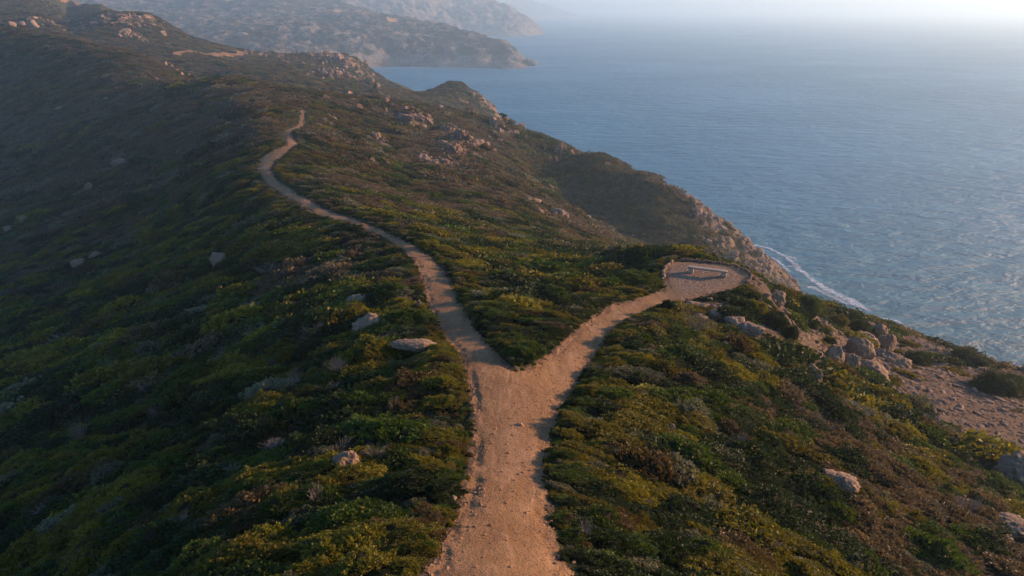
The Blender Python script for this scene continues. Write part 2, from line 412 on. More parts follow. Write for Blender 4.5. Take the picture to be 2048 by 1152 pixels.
PATH_PX = [(820,1400),(862,1152),(903,1080),(930,1000),(946,930),(953,860),(947,800),(940,755),(925,715),(900,685),(881,650),(860,610),(848,560),(835,530),(812,502),(772,476),
 (700,448),(640,430),(600,410),(560,384),(530,362),(514,338),(524,314),(556,298),(577,290),(575,278),(571,266),(572,256),(582,248),(596,236),(600,222),(602,209),(608,209),
 (607,224),(606,240),(592,252),(582,258),(582,268),(587,280),(595,288),(575,304),(548,323),(540,340),(552,361),(583,379),(612,398),(642,416),(690,433),(740,453),(792,475),(832,494),
 (862,516),(886,542),(901,572),(917,610),(942,650),(971,690),(1000,724),(1030,744),(1068,736),(1108,706),(1150,668),(1190,634),(1230,610),(1290,594),(1340,574),
 (1400,592),(1350,601),(1300,616),(1245,642),(1200,688),(1158,748),(1122,802),(1095,860),(1082,930),(1084,1000),(1098,1080),(1128,1152),(1180,1400)]
PLAT_PX = [(1336,574),(1328,560),(1329,542),(1338,528),(1362,522),(1400,524),(1440,528),(1472,534),(1492,543),(1502,553),(1496,563),(1470,575),(1430,585),(1390,596),(1350,601)]
path_w = [T.hit(a, b, T.base)[:2] for a, b in PATH_PX]
PLAT_Z = 92.4
def on_plane(px, py, z):
    w = float(w_of(py)); Y = (CAM_H - z) / w; return Vector((float(s_of(px, py)) * Y, Y, z))
plat_w = [on_plane(a, b, PLAT_Z)[:2] for a, b in PLAT_PX]
TRACK_PX = [(345,110),(400,107),(450,105),(468,107),(476,104),(470,97),(455,92),(470,92),(486,97),(494,104),(486,112),(465,114),(440,111),(350,114)]
track_w = [T.hit(a, b, T.base)[:2] for a, b in TRACK_PX]

X, Y = T.xx, T.yy; C0 = X.shape[1]
near = Y < 260
sd_path = np.full(X.shape, 99.0); rN = int(near[:, 0].sum())
sd_path[:rN] = poly_sd(X[:rN], Y[:rN], path_w)
sd_plat = np.full(X.shape, 99.0)
r0, r1 = np.searchsorted(T.Y, [36, 56])
sd_plat[r0:r1] = poly_sd(X[r0:r1], Y[r0:r1], plat_w)
sd_track = np.full(X.shape, 99.0)
r2, r3 = np.searchsorted(T.Y, [380, 760]); sd_track[r2:r3] = poly_sd(X[r2:r3], Y[r2:r3], track_w)

# rock and bare-earth areas: photo pixel, radius in metres, amount
ROCKS = [(820,238,9,.8),(757,275,5,.8),(905,268,7,.9),(930,282,6,.9),(905,298,8,.8),(885,320,6,.7),(860,315,5,.5),(1000,250,8,.5),(985,262,8,.5),(1045,248,5,.7),(1115,298,6,.6),(1090,425,6,.9),
 (1130,300,6,.5),(1400,405,9,.8),(1440,450,10,.9),(1490,475,11,1.0),(1510,500,12,1.0),(1540,545,12,1.0),(1575,560,12,1.0),(1600,580,12,1.0),(1540,520,9,.9),(1560,580,5,.7),(1590,590,8,.8),
 (905,175,8,.45),(965,200,8,.75),(985,220,8,.8),(930,205,8,.4),(1000,232,8,.75),(945,185,7,.45),
 (690,128,16,.8),(660,150,18,.6),(700,160,18,.5),(720,140,12,.6),(560,110,16,.6),(600,128,16,.5),(520,105,14,.5),(640,115,16,.5),(780,165,20,.4),
 (360,140,7,.5),(335,130,6,.45),(380,152,6,.45),(230,38,26,.7),(150,42,26,.6),(280,36,18,.7),(100,45,20,.5),(270,72,16,.5),(300,85,14,.4),
 (1840,720,3,.7),(1620,640,1.6,.8),(1780,660,3,.7),(1900,700,3,.7),(1960,720,3,.6),(1700,710,3.2,1.0),(1740,735,2.6,1.0),(1660,700,2,.7),(1490,640,1.6,.8),(1430,620,1.8,.5),(1560,590,2,.6),(1750,690,3,.6),(1850,760,3,.5),(2040,930,1.5,.8),
 (1210,490,3,.5),(700,280,5,.4),(660,250,5,.4),(650,240,3,.5)]
BARE = [(1560,615,2.2,.7),(1620,612,3,.7),(1700,632,4,.8),(1780,652,4,.8),(1860,680,5,.85),(1940,710,5,.8),(2030,745,5,.8),(1740,680,4,.85),(1800,720,4,.9),(1860,790,3.5,.9),(1660,680,3,.8),(1600,650,2.5,.75),(1520,650,2,.6),(1900,840,2.5,.8),(1780,770,2.5,.7),(1590,700,1.6,.6),(1450,615,1.3,.6),(1500,640,1.6,.6),(1950,820,6,1.1),(1900,780,5,1.0),(1990,850,5,1.1),(1850,740,5,.9),(1780,680,4,.8),(1820,700,5,.9),(1720,650,4,.7),(1650,650,3.5,.7),(1600,670,2.5,.8),(1680,630,3,.6),(1990,770,6,1.0),(2048,800,6,1.0),
 (1940,880,2,.8),(1700,690,4,.9),(1540,610,2.2,.6),(1400,615,1.6,.8),(1450,640,2.0,.6),(1380,640,1.2,.5),(640,430,1.5,.9),(700,440,1.2,.6),(750,470,1.0,.5),(1410,860,.7,.7),(1350,830,.5,.6),(380,790,.9,.7),(740,740,.6,.5),
 (820,300,9,.5),(900,330,9,.5),(780,330,8,.4),(1100,440,7,.6),(1160,470,6,.6),(1200,495,6,.7),(1260,505,7,.6),(1000,420,7,.35),(1140,520,4,.5),(760,300,6,.4),(1995,1075,.8,.8)]
rock = np.zeros(X.shape); bare = np.zeros(X.shape)
for arr, lst in ((rock, ROCKS), (bare, BARE)):
    for px, py, r, a in lst:
        h = T.hit(px, py, T.base)
        ra, rb = np.searchsorted(T.Y, [max(3.7, h.y - 4.0 * r), h.y + 4.0 * r])
        xs, ys = X[ra:rb], Y[ra:rb]
        g = a * np.exp(-(((xs - h.x) ** 2 + ((ys - h.y) * 0.8) ** 2) / (r * r * 1.3)))
        arr[ra:rb] = np.maximum(arr[ra:rb], g)
rock = np.maximum(rock, sstep(30, 6, T.base) * 0.95 * sstep(60, 120, Y))           # sea cliffs
n_m = fbm2(X / 9.0, Y / 9.0, 4, 31)
rock += 0.30 * n_m * (rock > 0.1); rock = np.clip(rock, 0, 1.2)
o_n = fbm2(X / 11.0, Y / 6.5, 5, 35, 0.6)
rock += 0.62 * sstep(0.24, 0.42, o_n) * sstep(110, 170, Y) * sstep(-0.36, -0.26, X / Y) * (sd_path > 6)
rock += 0.35 * sstep(0.30, 0.45, o_n) * sstep(420, 500, Y) * (1 - (X / Y > -.17) * (Y < 600))
bare = np.clip(bare + 0.35 * fbm2(X / 3.0, Y / 3.0, 4, 41) * (bare > 0.08), 0, 1.3)
bare += 0.45 * sstep(0.15, 0.5, fbm2(X / 14.0, Y / 11.0, 4, 43)) * sstep(90, 200, Y)

# relief
edge = np.minimum(sd_path, sd_plat)
veg = sstep(0.0, 0.9, edge) * (1 - 0.8 * sstep(0.4, 0.8, bare)) * (1 - sstep(0.35, 0.7, rock))
ca, sa = math.cos(0.12), math.sin(0.12)
xr, yr = X * ca + Y * sa, -X * sa + Y * ca
def billow(sx, sy, seed, o=3):
    return 1 - np.abs(fbm2(xr / sx, yr / sy, o, seed)) * 2.6
b1 = billow(3.6, 1.7, 51); b2 = billow(9.0, 4.6, 61)
z = T.base.copy()
z += veg * (0.36 * (b1 - 0.35) * sstep(150, 40, Y) + (0.42 * (b2 - 0.3)) * sstep(6, 22, Y))
wide = np.minimum(1.0, sstep(0.3, 6.0, edge))
z += wide * (0.5 * fbm2(X / 13, Y / 9, 3, 71) * sstep(8, 30, Y) + 1.9 * fbm2(X / 42, Y / 34, 4, 73) * sstep(55, 150, Y) + 1.5 * (0.6 - np.abs(fbm2((X + Y * .3) / 34, (Y - X * .5) / 15, 4, 77)) * 2.4) * sstep(90, 180, Y) + 5.0 * fbm2(X / 120, Y / 120, 4, 75) * sstep(260, 520, Y))
rk = 1 - np.abs(fbm2(X / 7.0 + n_m, Y / 5.0, 5, 81, 0.6)) * 2.2
rk2 = 1 - np.abs(fbm2(X / 22.0, Y / 16.0, 5, 83, 0.6)) * 2.2
rs = sstep(0.35, 0.8, rock)
rk3 = 1 - np.abs(fbm2(X / 2.6, Y / 2.2, 4, 87, 0.6)) * 2.2
z += rs * (0.9 * (rk3 - .4) * sstep(40, 160, Y) + (0.5 * (rk - 0.2)) * sstep(15, 60, Y) + 2.2 * (rk - 0.2) * sstep(120, 240, Y) + 5.0 * (rk2 - 0.3) * sstep(150, 320, Y) * (1 - .7 * (X / Y > -.17) * (Y > 420)))
z += sstep(0.3, 0.9, bare) * 0.10 * fbm2(X / 0.8, Y / 0.7, 4, 85) * sstep(0, .5, edge)
z -= 0.25 * sstep(.35, .0, sd_plat) * 0
# trim the crests to the heights they have
CRESTS = [
 ([(1440,527),(1502,560),(1530,577),(1570,588),(1610,598),(1650,612),(1740,637),(1800,660),(1900,694),(2040,744),(2200,790)], 44, 120, 38, 50, 95, 125),
 ([(560,174),(700,191),(830,207),(1000,240),(1100,274),(1200,309),(1300,349),(1380,394),(1440,435),(1510,493),(1560,534),(1600,577)], 150, 300, 130, 180, 290, 330),
 ([(0,51),(150,78),(300,117),(390,152)], 280, 400, 280, 320, 380, 430),
 ([(130,0),(200,8),(300,27),(380,71),(450,91),(560,107),(700,112),(750,143),(800,168),(845,188)], 560, 1000, 480, 570, 800, 950)]
for it in range(3):
    for pts_, ya, yb, f0, f1, f2, f3 in CRESTS:
        m_ = (T.Y >= ya) & (T.Y <= yb); sx_, dw_ = [], []
        for px, py in pts_:
            sx0 = float(s_of(px, py)); c_ = (sx0 - T.S[0]) / (T.S[-1] - T.S[0]) * (C0 - 1); j_ = int(c_)
            col = z[:, max(0, j_ - 2):j_ + 3].mean(1)
            w_ = np.where(m_ & (col > 1), (CAM_H - col) / T.Y, 9.0); k_ = float(w_.min())
            if k_ > 5: k_ = float(w_of(py))
            sx_.append(sx0); dw_.append(np.clip(float(w_of(py)) - k_, -.03, .03))
        o_ = np.argsort(sx_); sx_ = np.array(sx_)[o_]; dw_ = np.array(dw_)[o_]
        sx_ = np.concatenate([[sx_[0] - .05], sx_, [sx_[-1] + .05]]); dw_ = np.concatenate([[0], dw_, [0]])
        win = sstep(f0, f1, T.Y) * (1 - sstep(f2, f3, T.Y))
        z -= (win * T.Y)[:, None] * np.interp(T.S, sx_, dw_)[None]
# smooth tread of the paths and the level lookout
z = np.where(sd_plat < 2.5, PLAT_Z * (1 - sstep(0.1, 2.4, sd_plat)) + z * sstep(0.1, 2.4, sd_plat), z)
z -= 0.10 * sstep(0.15, -0.25, edge)
T.z = z
R, C = X.shape
idx = np.arange(R * C).reshape(R, C)
def faces_of(mask=None):
    a, b, c, d = idx[:-1, :-1], idx[:-1, 1:], idx[1:, 1:], idx[1:, :-1]
    F = np.stack([a, b, c, d], -1).reshape(-1, 4)
    if mask is not None: F = F[(mask[:-1, :-1] & mask[1:, 1:] & mask[:-1, 1:] & mask[1:, :-1]).ravel()]
    return F
V = np.stack([X, Y, z], -1).reshape(-1, 3)
keep = z > -6
hs = mesh_np('hillside', V, faces_of(), M_HILL, {'rock': rock.ravel(), 'bare': (bare + 0.8 * sstep(0.45, 0.0, edge)).ravel()})
tag(hs, kind='structure')

def sheet_part(name, m, lift, mat, extra):
    F = faces_of(m); used = np.unique(F); mp = -np.ones(R * C, int); mp[used] = np.arange(len(used))
    V2 = V[used].copy(); V2[:, 2] += lift.ravel()[used] if hasattr(lift, 'ravel') else lift
    return mesh_np(name, V2, mp[F], mat, {k: v.ravel()[used] for k, v in extra.items()})
jag = 0.20 * fbm2(X / 0.45, Y / 0.45, 3, 91) + 0.20 * fbm2(X / 1.6, Y / 1.6, 2, 93)
mask = (edge + jag) < 0.10
lift = 0.115 - 0.10 * sstep(-0.30, 0.08, edge + jag) + 0.018 * fbm2(X / 0.35, Y / 0.35, 3, 95)
po = sheet_part('path', mask, lift, M_PATH, {'plat': sstep(0.5, -1.3, sd_plat)})
tag(po, kind='structure')
po2 = sheet_part('path', sd_track < 1.2, 0.6, M_PATH, {'plat': np.zeros(X.shape)})
tag(po2, kind='structure')

# ------------------------------------------------------------------ far coast
def far_sheet(name, ctrl, hid, y0, y1, R_, C_, s0, s1, amp, scale, mat, rocky):
    s = Sheet(ctrl, hid, y0, y1, R_, C_, s0, s1, (70, 90))
    x, y = s.xx, s.yy
    n = fbm2(x / scale, y / scale, 6, 7, 0.55); rd = 1 - np.abs(fbm2(x / (scale * .7), y / (scale * .7), 6, 17, 0.55)) * 2.4
    land = sstep(-4, 25, s.z)
    rd2 = 1 - np.abs(fbm2(x / (scale * .35), y / (scale * .55), 5, 27, 0.6)) * 2.4
    s.z = s.z + land * (amp * n + amp * 1.1 * (rd - 0.4) + amp * .5 * (rd2 - .4))
    e = np.minimum(1, (s.z + 40) / 40)
    rk_ = np.clip(rocky + 0.9 * sstep(28, 4, s.z) + 0.5 * (rd - 0.5), 0, 1.2)
    V_ = np.stack([x, y, s.z], -1).reshape(-1, 3); ii = np.arange(R_ * C_).reshape(R_, C_)
    F = np.stack([ii[:-1, :-1], ii[:-1, 1:], ii[1:, 1:], ii[1:, :-1]], -1).reshape(-1, 4)
    zz = V_[F][:, :, 2].max(1); F = F[zz > -3]
    used = np.unique(F); mp = -np.ones(R_ * C_, int); mp[used] = np.arange(len(used))
    o = mesh_np(name, V_[used], mp[F], mat, {'rock': rk_.ravel()[used]})
    tag(o, kind='structure'); return s
M_FAR = mat_far('far_slopes')
L4 = [(770,132,1420),(850,110,1460),(850,80,1570),(850,58,1740),(835,43,1880),(835,62,2150),(900,63,1720),(900,100,1480),(900,85,2000),(960,78,1600),(960,110,1450),(960,92,1750),(985,84,1560),(1003,92,1530),(1003,118,1430),(1018,100,1480),(1033,116,1440),(1044,130,1395),
      (740,31,2050),(740,100,1450),(740,60,1700),(740,50,2400),(640,-5,2300),(640,60,1600),(640,30,1950),(500,-25,2400),(500,30,1900),(500,70,1500),(300,60,1600),(300,0,2200),(0,40,1600),(0,-30,2300),(-300,30,1600),(-300,-30,2300)]
H4 = [(700,1350,2),(760,1340,-8),(850,1350,-12),(950,1350,-12),(1040,1340,-12),(1065,1400,-12),(1080,1500,-16),(1150,1600,-20),(1045,1640,-8),(1000,1900,-12),(960,2150,-12),(1100,2500,-20),(920,2500,-12),(850,2600,-5),
      (600,1200,12),(300,1200,20),(0,1200,40),(-300,1200,60),(700,1200,-8),(800,1200,-16),(1000,1200,-20),(740,2700,40),(500,2700,90),(200,2700,110),(-300,2700,120),(1300,1500,-20),(1300,2700,-25)]
F4 = far_sheet('hills', L4, H4, 1150, 2750, 330, 420, -1.0, 0.2, 15.0, 150.0, M_FAR, 0.34)
L5 = [(900,52,2950),(900,20,3200),(960,42,3050),(960,60,2960),(1050,67,2960),(1036,50,3050),(1012,31,3180),(986,13,3380),(955,-4,3600),(900,-22,3800),(840,-35,3900),(830,0,3050),(790,10,2920),(760,-5,3000),(860,40,2900),(1000,60,2960),
      (700,-25,3300),(600,-30,3300),(400,-30,3400),(840,-10,4600),(950,15,4500)]
H5 = [(760,2750,40),(850,2750,8),(900,2780,-14),(1000,2830,-14),(1060,2850,-18),(1085,3000,-18),(1100,3300,-18),(1070,3600,-14),(1040,4200,-14),(1010,4700,-14),(1150,4500,-25),(700,2700,80),(500,2700,90),(1100,2700,-25),(600,4600,150)]
F5 = far_sheet('hills', L5, H5, 2650, 4800, 260, 330, -0.5, 0.15, 34.0, 260.0, M_FAR, 0.55)
L6 = [(1030,36,6500),(1030,12,7300),(1000,5,7500),(1058,4,8000),(1080,9,9500),(1100,17,11000),(1118,22,12500),(960,-2,8500),(900,-2,9000)]
H6 = [(1000,5600,-20),(1035,6000,-15),(1060,6600,-15),(1085,7800,-15),(1110,9500,-15),(1135,12000,-15),(1150,15500,-20),(1080,14000,-10),(900,5600,-20),(1200,8000,-60),(1000,14000,40)]
F6 = far_sheet('hills', L6, H6, 5500, 16000, 160, 240, -0.2, 0.15, 18.0, 700.0, M_FAR, 0.45)

def ribbon_on(sheet, pix, width, lift, name='path'):
    P = [np.array(sheet.hit(a, b, sheet.z)) for a, b in pix]; Q = []
    for i in range(len(P) - 1):
        for f in np.linspace(0, 1, 8, endpoint=False): Q.append(P[i] * (1 - f) + P[i + 1] * f)
    Q.append(P[-1]); Q = np.array(Q); d = np.gradient(Q[:, :2], axis=0); d /= np.linalg.norm(d, axis=1)[:, None] + 1e-9
    nr = np.stack([-d[:, 1], d[:, 0]], 1); Vs = []
    for k in (-1, 0, 1):
        xy = Q[:, :2] + nr * width * .5 * k; Vs.append(np.column_stack([xy, sheet.sample(sheet.z, xy[:, 0], xy[:, 1]) + lift]))
    Vs = np.stack(Vs, 1).reshape(-1, 3); n = len(Q); ii = np.arange(n * 3).reshape(n, 3)
    F = np.stack([ii[:-1, :-1], ii[:-1, 1:], ii[1:, 1:], ii[1:, :-1]], -1).reshape(-1, 4)
    tag(mesh_np(name, Vs, F, M_PATH, {'plat': np.zeros(n * 3)}), kind='structure')
ribbon_on(F4, [(560,29),(590,27),(625,26),(665,24),(700,23),(735,26),(760,32)], 9, 3.0)
ribbon_on(F4, [(775,42),(800,40),(828,41)], 8, 3.0)
ribbon_on(T, [(118,1),(135,2),(152,4),(172,9)], 6, 1.2)
# ------------------------------------------------------------------ sea
def mat_sea():
    t = NT('sea_water'); p = t.pos()
    v1 = t.mapv(p, (1.0, 2.3, 1.0), (0, 0, math.radians(14)))
    v2 = t.mapv(p, (1.0, 1.9, 1.0), (0, 0, math.radians(-22)))
    h = t.math('MULTIPLY', t.noise(v1, 0.085, 5, 0.6, 0.4), 3.2)
    h = t.math('ADD', h, t.math('MULTIPLY', t.noise(v2, 0.26, 6, 0.62, 0.3), 1.5))
    h = t.math('ADD', h, t.math('MULTIPLY', t.noise(t.mapv(p, (1.0, 2.6, 1.0), (0, 0, math.radians(8))), 0.035, 4, 0.55, 0.3), 7.0))
    h = t.math('ADD', h, t.math('MULTIPLY', t.noise(t.mapv(p, (1.0, 1.25, 1.0)), 0.016, 4, 0.55), 4.0))
    nrm = t.bump(h, 1.0, 0.95)
    slick = t.ramp(t.noise(t.mapv(p, (0.7, 1.3, 1), (0, 0, math.radians(10))), 0.0045, 6, 0.62, 0.8), [(0.38, (0.42, 0.42, 0.42)), (0.62, (0.58, 0.58, 0.58))])
    lum = t.ramp(t.noise(p, 0.004, 4, 0.6), [(0.3, (0.030, 0.160, 0.260)), (0.7, (0.045, 0.215, 0.325))])
    sep = t.n('ShaderNodeSeparateXYZ'); t.l(p, sep.inputs[0])
    # shallower, greener water along the near coast
    yy = t.math('DIVIDE', sep.outputs[1], 1000.0)
    c = t.mix(t.ramp(yy, [(0.22, (1, 1, 1)), (0.42, (0, 0, 0))]), lum, (0.010, 0.130, 0.190))
    b = t.n('ShaderNodeBsdfPrincipled'); t.l(c, b.inputs['Base Color']); t.l(slick, b.inputs['Roughness']); t.l(nrm, b.inputs['Normal'])
    b.inputs['IOR'].default_value = 1.33
    return t.done(b.outputs[0])
se = mesh_np('sea', [(-60000, -2500, 0), (60000, -2500, 0), (60000, 70000, 0), (-60000, 70000, 0)], [(0, 1, 2, 3)], mat_sea(), smooth=False)
tag(se, kind='structure')

def mat_foam():
    t = NT('sea_foam'); p = t.pos()
    n = t.noise(t.mapv(p, (1, 1.5, 1)), 0.38, 8, 0.8, 0.9)
    a = t.attr('amount')
    m = t.math('ADD', t.math('MULTIPLY', a, 0.95), t.math('MULTIPLY', t.math('SUBTRACT', n, 0.5), 3.4))
    m = t.ramp(m, [(0.5, (0, 0, 0)), (1.0, (0.8, 0.8, 0.8))])
    tr = t.n('ShaderNodeBsdfTransparent'); d = t.bsdf((0.72, 0.76, 0.78), 0.7, None, 0.3)
    mx = t.n('ShaderNodeMixShader'); t.l(m, mx.inputs[0]); t.l(tr.outputs[0], mx.inputs[1]); t.l(d, mx.inputs[2])
    return t.done(mx.outputs[0])
M_FOAM = mat_foam()
def foam(pix, widths, name='sea_foam', wob=1.0):
    pts = []
    for a, b in pix: pts.append(np.array(on_plane(a, b, 0.12)))
    # densify
    P = []; Wd = []
    for i in range(len(pts) - 1):
        n = max(4, int(np.linalg.norm(pts[i + 1] - pts[i]) / 3.0))
        for k in range(n):
            f = k / n; P.append(pts[i] * (1 - f) + pts[i + 1] * f); Wd.append(widths[i] * (1 - f) + widths[i + 1] * f)
    P = np.array(P); Wd = np.array(Wd)
    d = np.gradient(P, axis=0); d /= np.linalg.norm(d, axis=1)[:, None] + 1e-9
    nr = np.stack([-d[:, 1], d[:, 0], np.zeros(len(d))], 1)
    u = np.arange(len(P)) / 5.0
    off = perlin2(u, u * 0 + 3.3, 5) * wob * Wd * 0.6
    K = 9; V_ = []; A = []
    for k in range(K):
        f = (k / (K - 1) - 0.5) * 2
        V_.append(P + nr * (off + f * Wd)[:, None]); A.append((1 - f * f) * np.ones(len(P)) * sstep(0, 3, np.arange(len(P))) * sstep(0, 3, len(P) - 1 - np.arange(len(P))))
    V_ = np.stack(V_, 1).reshape(-1, 3); A = np.stack(A, 1).ravel()
    n = len(P); ii = np.arange(n * K).reshape(n, K)
    F = np.stack([ii[:-1, :-1], ii[:-1, 1:], ii[1:, 1:], ii[1:, :-1]], -1).reshape(-1, 4)
    o = mesh_np(name, V_, F, M_FOAM, {'amount': A}); tag(o, kind='stuff', label='white streaks of foam on the dark water', cat='sea foam')
    return o
foam([(1498,494),(1512,491),(1540,497),(1570,513),(1590,531),(1605,543),(1625,558),(1650,573),(1675,587),(1700,600),(1728,614),(1760,640)], [2.2,2.0,1.6,1.8,2.6,2.4,2.2,3.4,4.6,4.2,2.6,1.2])
foam([(1560,510),(1585,516),(1600,534)], [1.2,2.2,1.2])
foam([(1565,535),(1590,532),(1602,540)], [1.0,2.2,1.2])
foam([(1595,565),(1625,577),(1660,590),(1690,606),(1710,618)], [1.6,3.2,3.0,1.8,1.0])
foam([(1530,506),(1552,520),(1575,540),(1600,556)], [.6,1.2,1.6,1.0])
foam([(1620,590),(1655,606),(1700,626)], [1.0,2.2,1.4])
foam([(1745,632),(1790,642),(1840,660)], [0.8,1.6,0.8])
foam([(745,139),(775,137.5),(850,134.5),(920,133.5),(1000,137),(1040,135),(1075,133),(1110,130)], [6,7,6,6,9,9,8,4], wob=.3)
foam([(1035,70.5),(1052,70.5)], [14,8], wob=.3)

# ------------------------------------------------------------------ boulders
def ico(sub):
    bm = bmesh.new(); bmesh.ops.create_icosphere(bm, subdivisions=sub, radius=1.0)
    V_ = np.array([v.co[:] for v in bm.verts]); F = np.array([[v.index for v in f.verts] for f in bm.faces]); bm.free(); return V_, F
ICO = {k: ico(k) for k in (2, 3, 4, 5)}
def boulder_mesh(seed, dims, sub=4, cuts=9, rough=0.10, keep=0.80, crag=0.0):
    V_, F = ICO[sub]; r = np.random.default_rng(seed); P = V_.copy()
    for k in range(cuts):
        n = r.normal(size=3); n /= np.linalg.norm(n); d = r.uniform(keep - 0.22, keep + 0.08)
        e = P @ n - d; P = np.where((e > 0)[:, None], P - n[None] * (e * 0.92)[:, None], P)
    P *= (1 + 0.16 * fbm3(V_ * 1.3 + seed * 3.1, 2, seed))[:, None]
    P *= (1 + rough * fbm3(V_ * 4.5 + seed, 4, seed + 5))[:, None]
    if crag:
        q = V_ * np.array([3.2, 2.0, 1.3]); P *= (1 - crag * np.abs(fbm3(q + seed * .7, 3, seed + 21)))[:, None]; P *= (1 + .5 * crag * np.sign(fbm3(V_ * 5.5 + seed, 2, seed + 31)) * .25)[:, None]
    g = fbm3(V_ * 2.2 - seed, 2, seed + 9); P *= (1 - 0.10 * np.exp(-(g / 0.05) ** 2))[:, None]
    return P * np.array(dims)[None], F

SHADE = []
def boulder(px, py, wpx, hpx, label=None, group=None, seed=None, rot=0.0, tilt=0.0, deep=0.9, mat=None, name='boulder', sink=0.35, sub=4, cuts=9, cat='boulder', keep=0.8, crag=0.25):
    h = T.hit(px, py); m = px_size(h.y, float(w_of(py)))
    w = wpx * m / 2; hh = hpx * m / 2
    seed = seed if seed is not None else int(px * 7 + py)
    V_, F = boulder_mesh(seed, (w * 1.08, w * deep, hh * 1.25), sub, cuts, keep=keep, crag=crag)
    Rm = np.array(Euler((0, tilt, rot)).to_matrix()); V_ = V_ @ Rm.T
    x, y = h.x, h.y + w * deep * 0.4
    zz = float(T.sample(T.z, x, y))
    o = mesh_np(name, V_, F, mat or M_ROCK, smooth=True, loc=(x, y, zz + hh * (0.95 - 2 * sink)))
    tag(o, label, cat, group)
    SHADE.append((x, y, max(w, 0.2) * 1.0))
    return o
B = boulder
B(695,950,70,58,'large pale angular boulder beside the lower path, lit on its right side',rot=.2,tilt=-.75,sub=5,keep=.74,deep=.75,sink=.28)
B(738,672,74,46,'rounded grey boulder with an orange lichen spot, left of the bend of the ridge path',sub=5,tilt=-.25,cuts=6,sink=.3)
B(832,700,100,14,'long flat pale slab just left of the path above the fork',sub=5,tilt=.05,cuts=5,deep=.5,sink=.25)
B(715,606,52,22,'low grey rock half sunk in scrub above the rounded boulder',tilt=-.3,cuts=5)
B(838,614,9,18,'small upright white stone at the left edge of the ridge path',deep=.6,sink=.15,sub=3)
B(437,530,34,30,'grey boulder standing alone on the shaded left slope',sink=.25)
B(190,518,34,18,'two-topped brownish rock on the shaded slope',cuts=7)
B(155,532,32,16,'dull dark rock just below the brownish rock on the shaded slope',cuts=6)
B(236,330,32,14,'flat-topped pale rock high on the shaded slope',cuts=6)
B(176,378,18,16,'small round rock on the shaded slope under the flat-topped one')
B(46,446,18,18,'small bluish rock at the far left of the shaded slope')
B(14,462,20,14,'leftmost bluish rock of the shaded slope',cuts=7)
B(118,222,16,9,'small pale rock high up the dark left hillside')
B(212,202,14,8,'small grey rock on the dark hillside under the hazy ridge')
B(455,252,20,10,'low pale rock by the ridge crest left of the far path',cuts=7)
B(1680,985,76,34,'smooth grey boulder poking out of the scrub on the right slope',sub=5,cuts=6,tilt=.25,sink=.3)
B(2052,985,110,96,'big grey boulder with a wavy edge at the right border of the photo',sub=5,cuts=7,sink=.3)
B(2030,1075,90,34,'low grey boulder in the lower right corner of the slope',sub=5,cuts=5)
B(1628,760,62,44,'boulder with a lit yellow edge in front of the cluster of seaward rocks',sub=5,tilt=.45,cuts=8,deep=.7)
for k, (a, b, w, h) in enumerate([(q[0], q[1], q[2] * 1.3, q[3]) for q in [(1668,722,32,44),(1698,736,28,44),(1720,715,46,52),(1745,757,56,40),(1790,730,54,42),(1733,690,44,38),(1760,668,24,30),(1772,700,30,44)]]):
    names = ['tall smooth rock at the left end of the seaward rock cluster','narrow rock wedged second from the left in the seaward cluster','wide domed rock in the middle of the seaward cluster','lowest broad rock of the seaward cluster, dipping to the right','mottled long rock at the right end of the seaward cluster','upper round rock behind the seaward cluster','small pink rock topping the seaward cluster','ribbed rock between the domed one and the right end of the seaward cluster']
    B(a,b,w,h,names[k],'rocks of the seaward cluster',tilt=.35 + .1 * rnd.random(),rot=rnd.uniform(-.3,.3),sub=5,cuts=5,keep=.88,crag=.2,sink=.4,mat=M_ROCK)
B(1552,607,42,30,'round grey boulder next to the big dome bush right of the lookout',cuts=5,sub=5)
B(1470,650,44,26,'knobbly yellowish rock on the bank below the lookout',mat=M_ROCK_WARM)
B(1500,665,56,22,'low crumbly rock ledge beneath the knobbly yellowish rock',cuts=11,mat=M_ROCK_WARM)
B(1400,638,36,14,'flat dull rock under the round bush by the lookout path')
B(1040,858,24,14,'single small flat stone lying on the path below the fork',sub=4,cuts=6,sink=.25,deep=.8,mat=M_GRAVEL,name='path_stone',cat='stone')
B(908,1000,14,10,'small pale stone at the left edge of the lowest stretch of path',sink=.2,sub=3)
B(1345,860,20,12,'pale broken rock in the scrub right of the path trunk')
B(1420,600,14,7,'small stone on the lower rim of the lookout',sub=3)
B(1450,690,16,8,'little stone on the bank under the ledge',sub=3)
# outcrops of the middle slope
OUT = [(815,240,34,14),(838,240,30,18),(856,248,26,16),(800,236,20,12),(752,280,26,22),(765,284,16,12),(783,250,14,10),(900,268,28,26),(922,276,34,24),(938,284,26,20),(945,296,16,12),(905,305,36,30),(922,308,22,22),
 (888,325,20,14),(873,330,22,14),(858,328,16,12),(897,318,14,14),(985,268,16,10),(1000,262,16,10),(1020,268,18,14),(1043,252,26,16),(1118,305,26,16),(1128,303,14,12),(1075,425,24,14),(1092,428,26,16),(1108,434,18,12),
 (1213,492,10,12),(700,282,16,8),(662,252,16,10),(648,243,12,10),(690,262,10,8),(745,322,12,8),(775,330,16,10),(800,338,14,8),(1160,302,14,8),(1012,250,12,6)]
def nth(k):
    ones = ['', 'first', 'second', 'third', 'fourth', 'fifth', 'sixth', 'seventh', 'eighth', 'ninth', 'tenth', 'eleventh', 'twelfth', 'thirteenth', 'fourteenth', 'fifteenth', 'sixteenth', 'seventeenth', 'eighteenth', 'nineteenth']
    tens = {2: ('twentieth', 'twenty'), 3: ('thirtieth', 'thirty'), 4: ('fortieth', 'forty')}
    return ones[k] if k < 20 else (tens[k // 10][0] if k % 10 == 0 else tens[k // 10][1] + '-' + ones[k % 10])
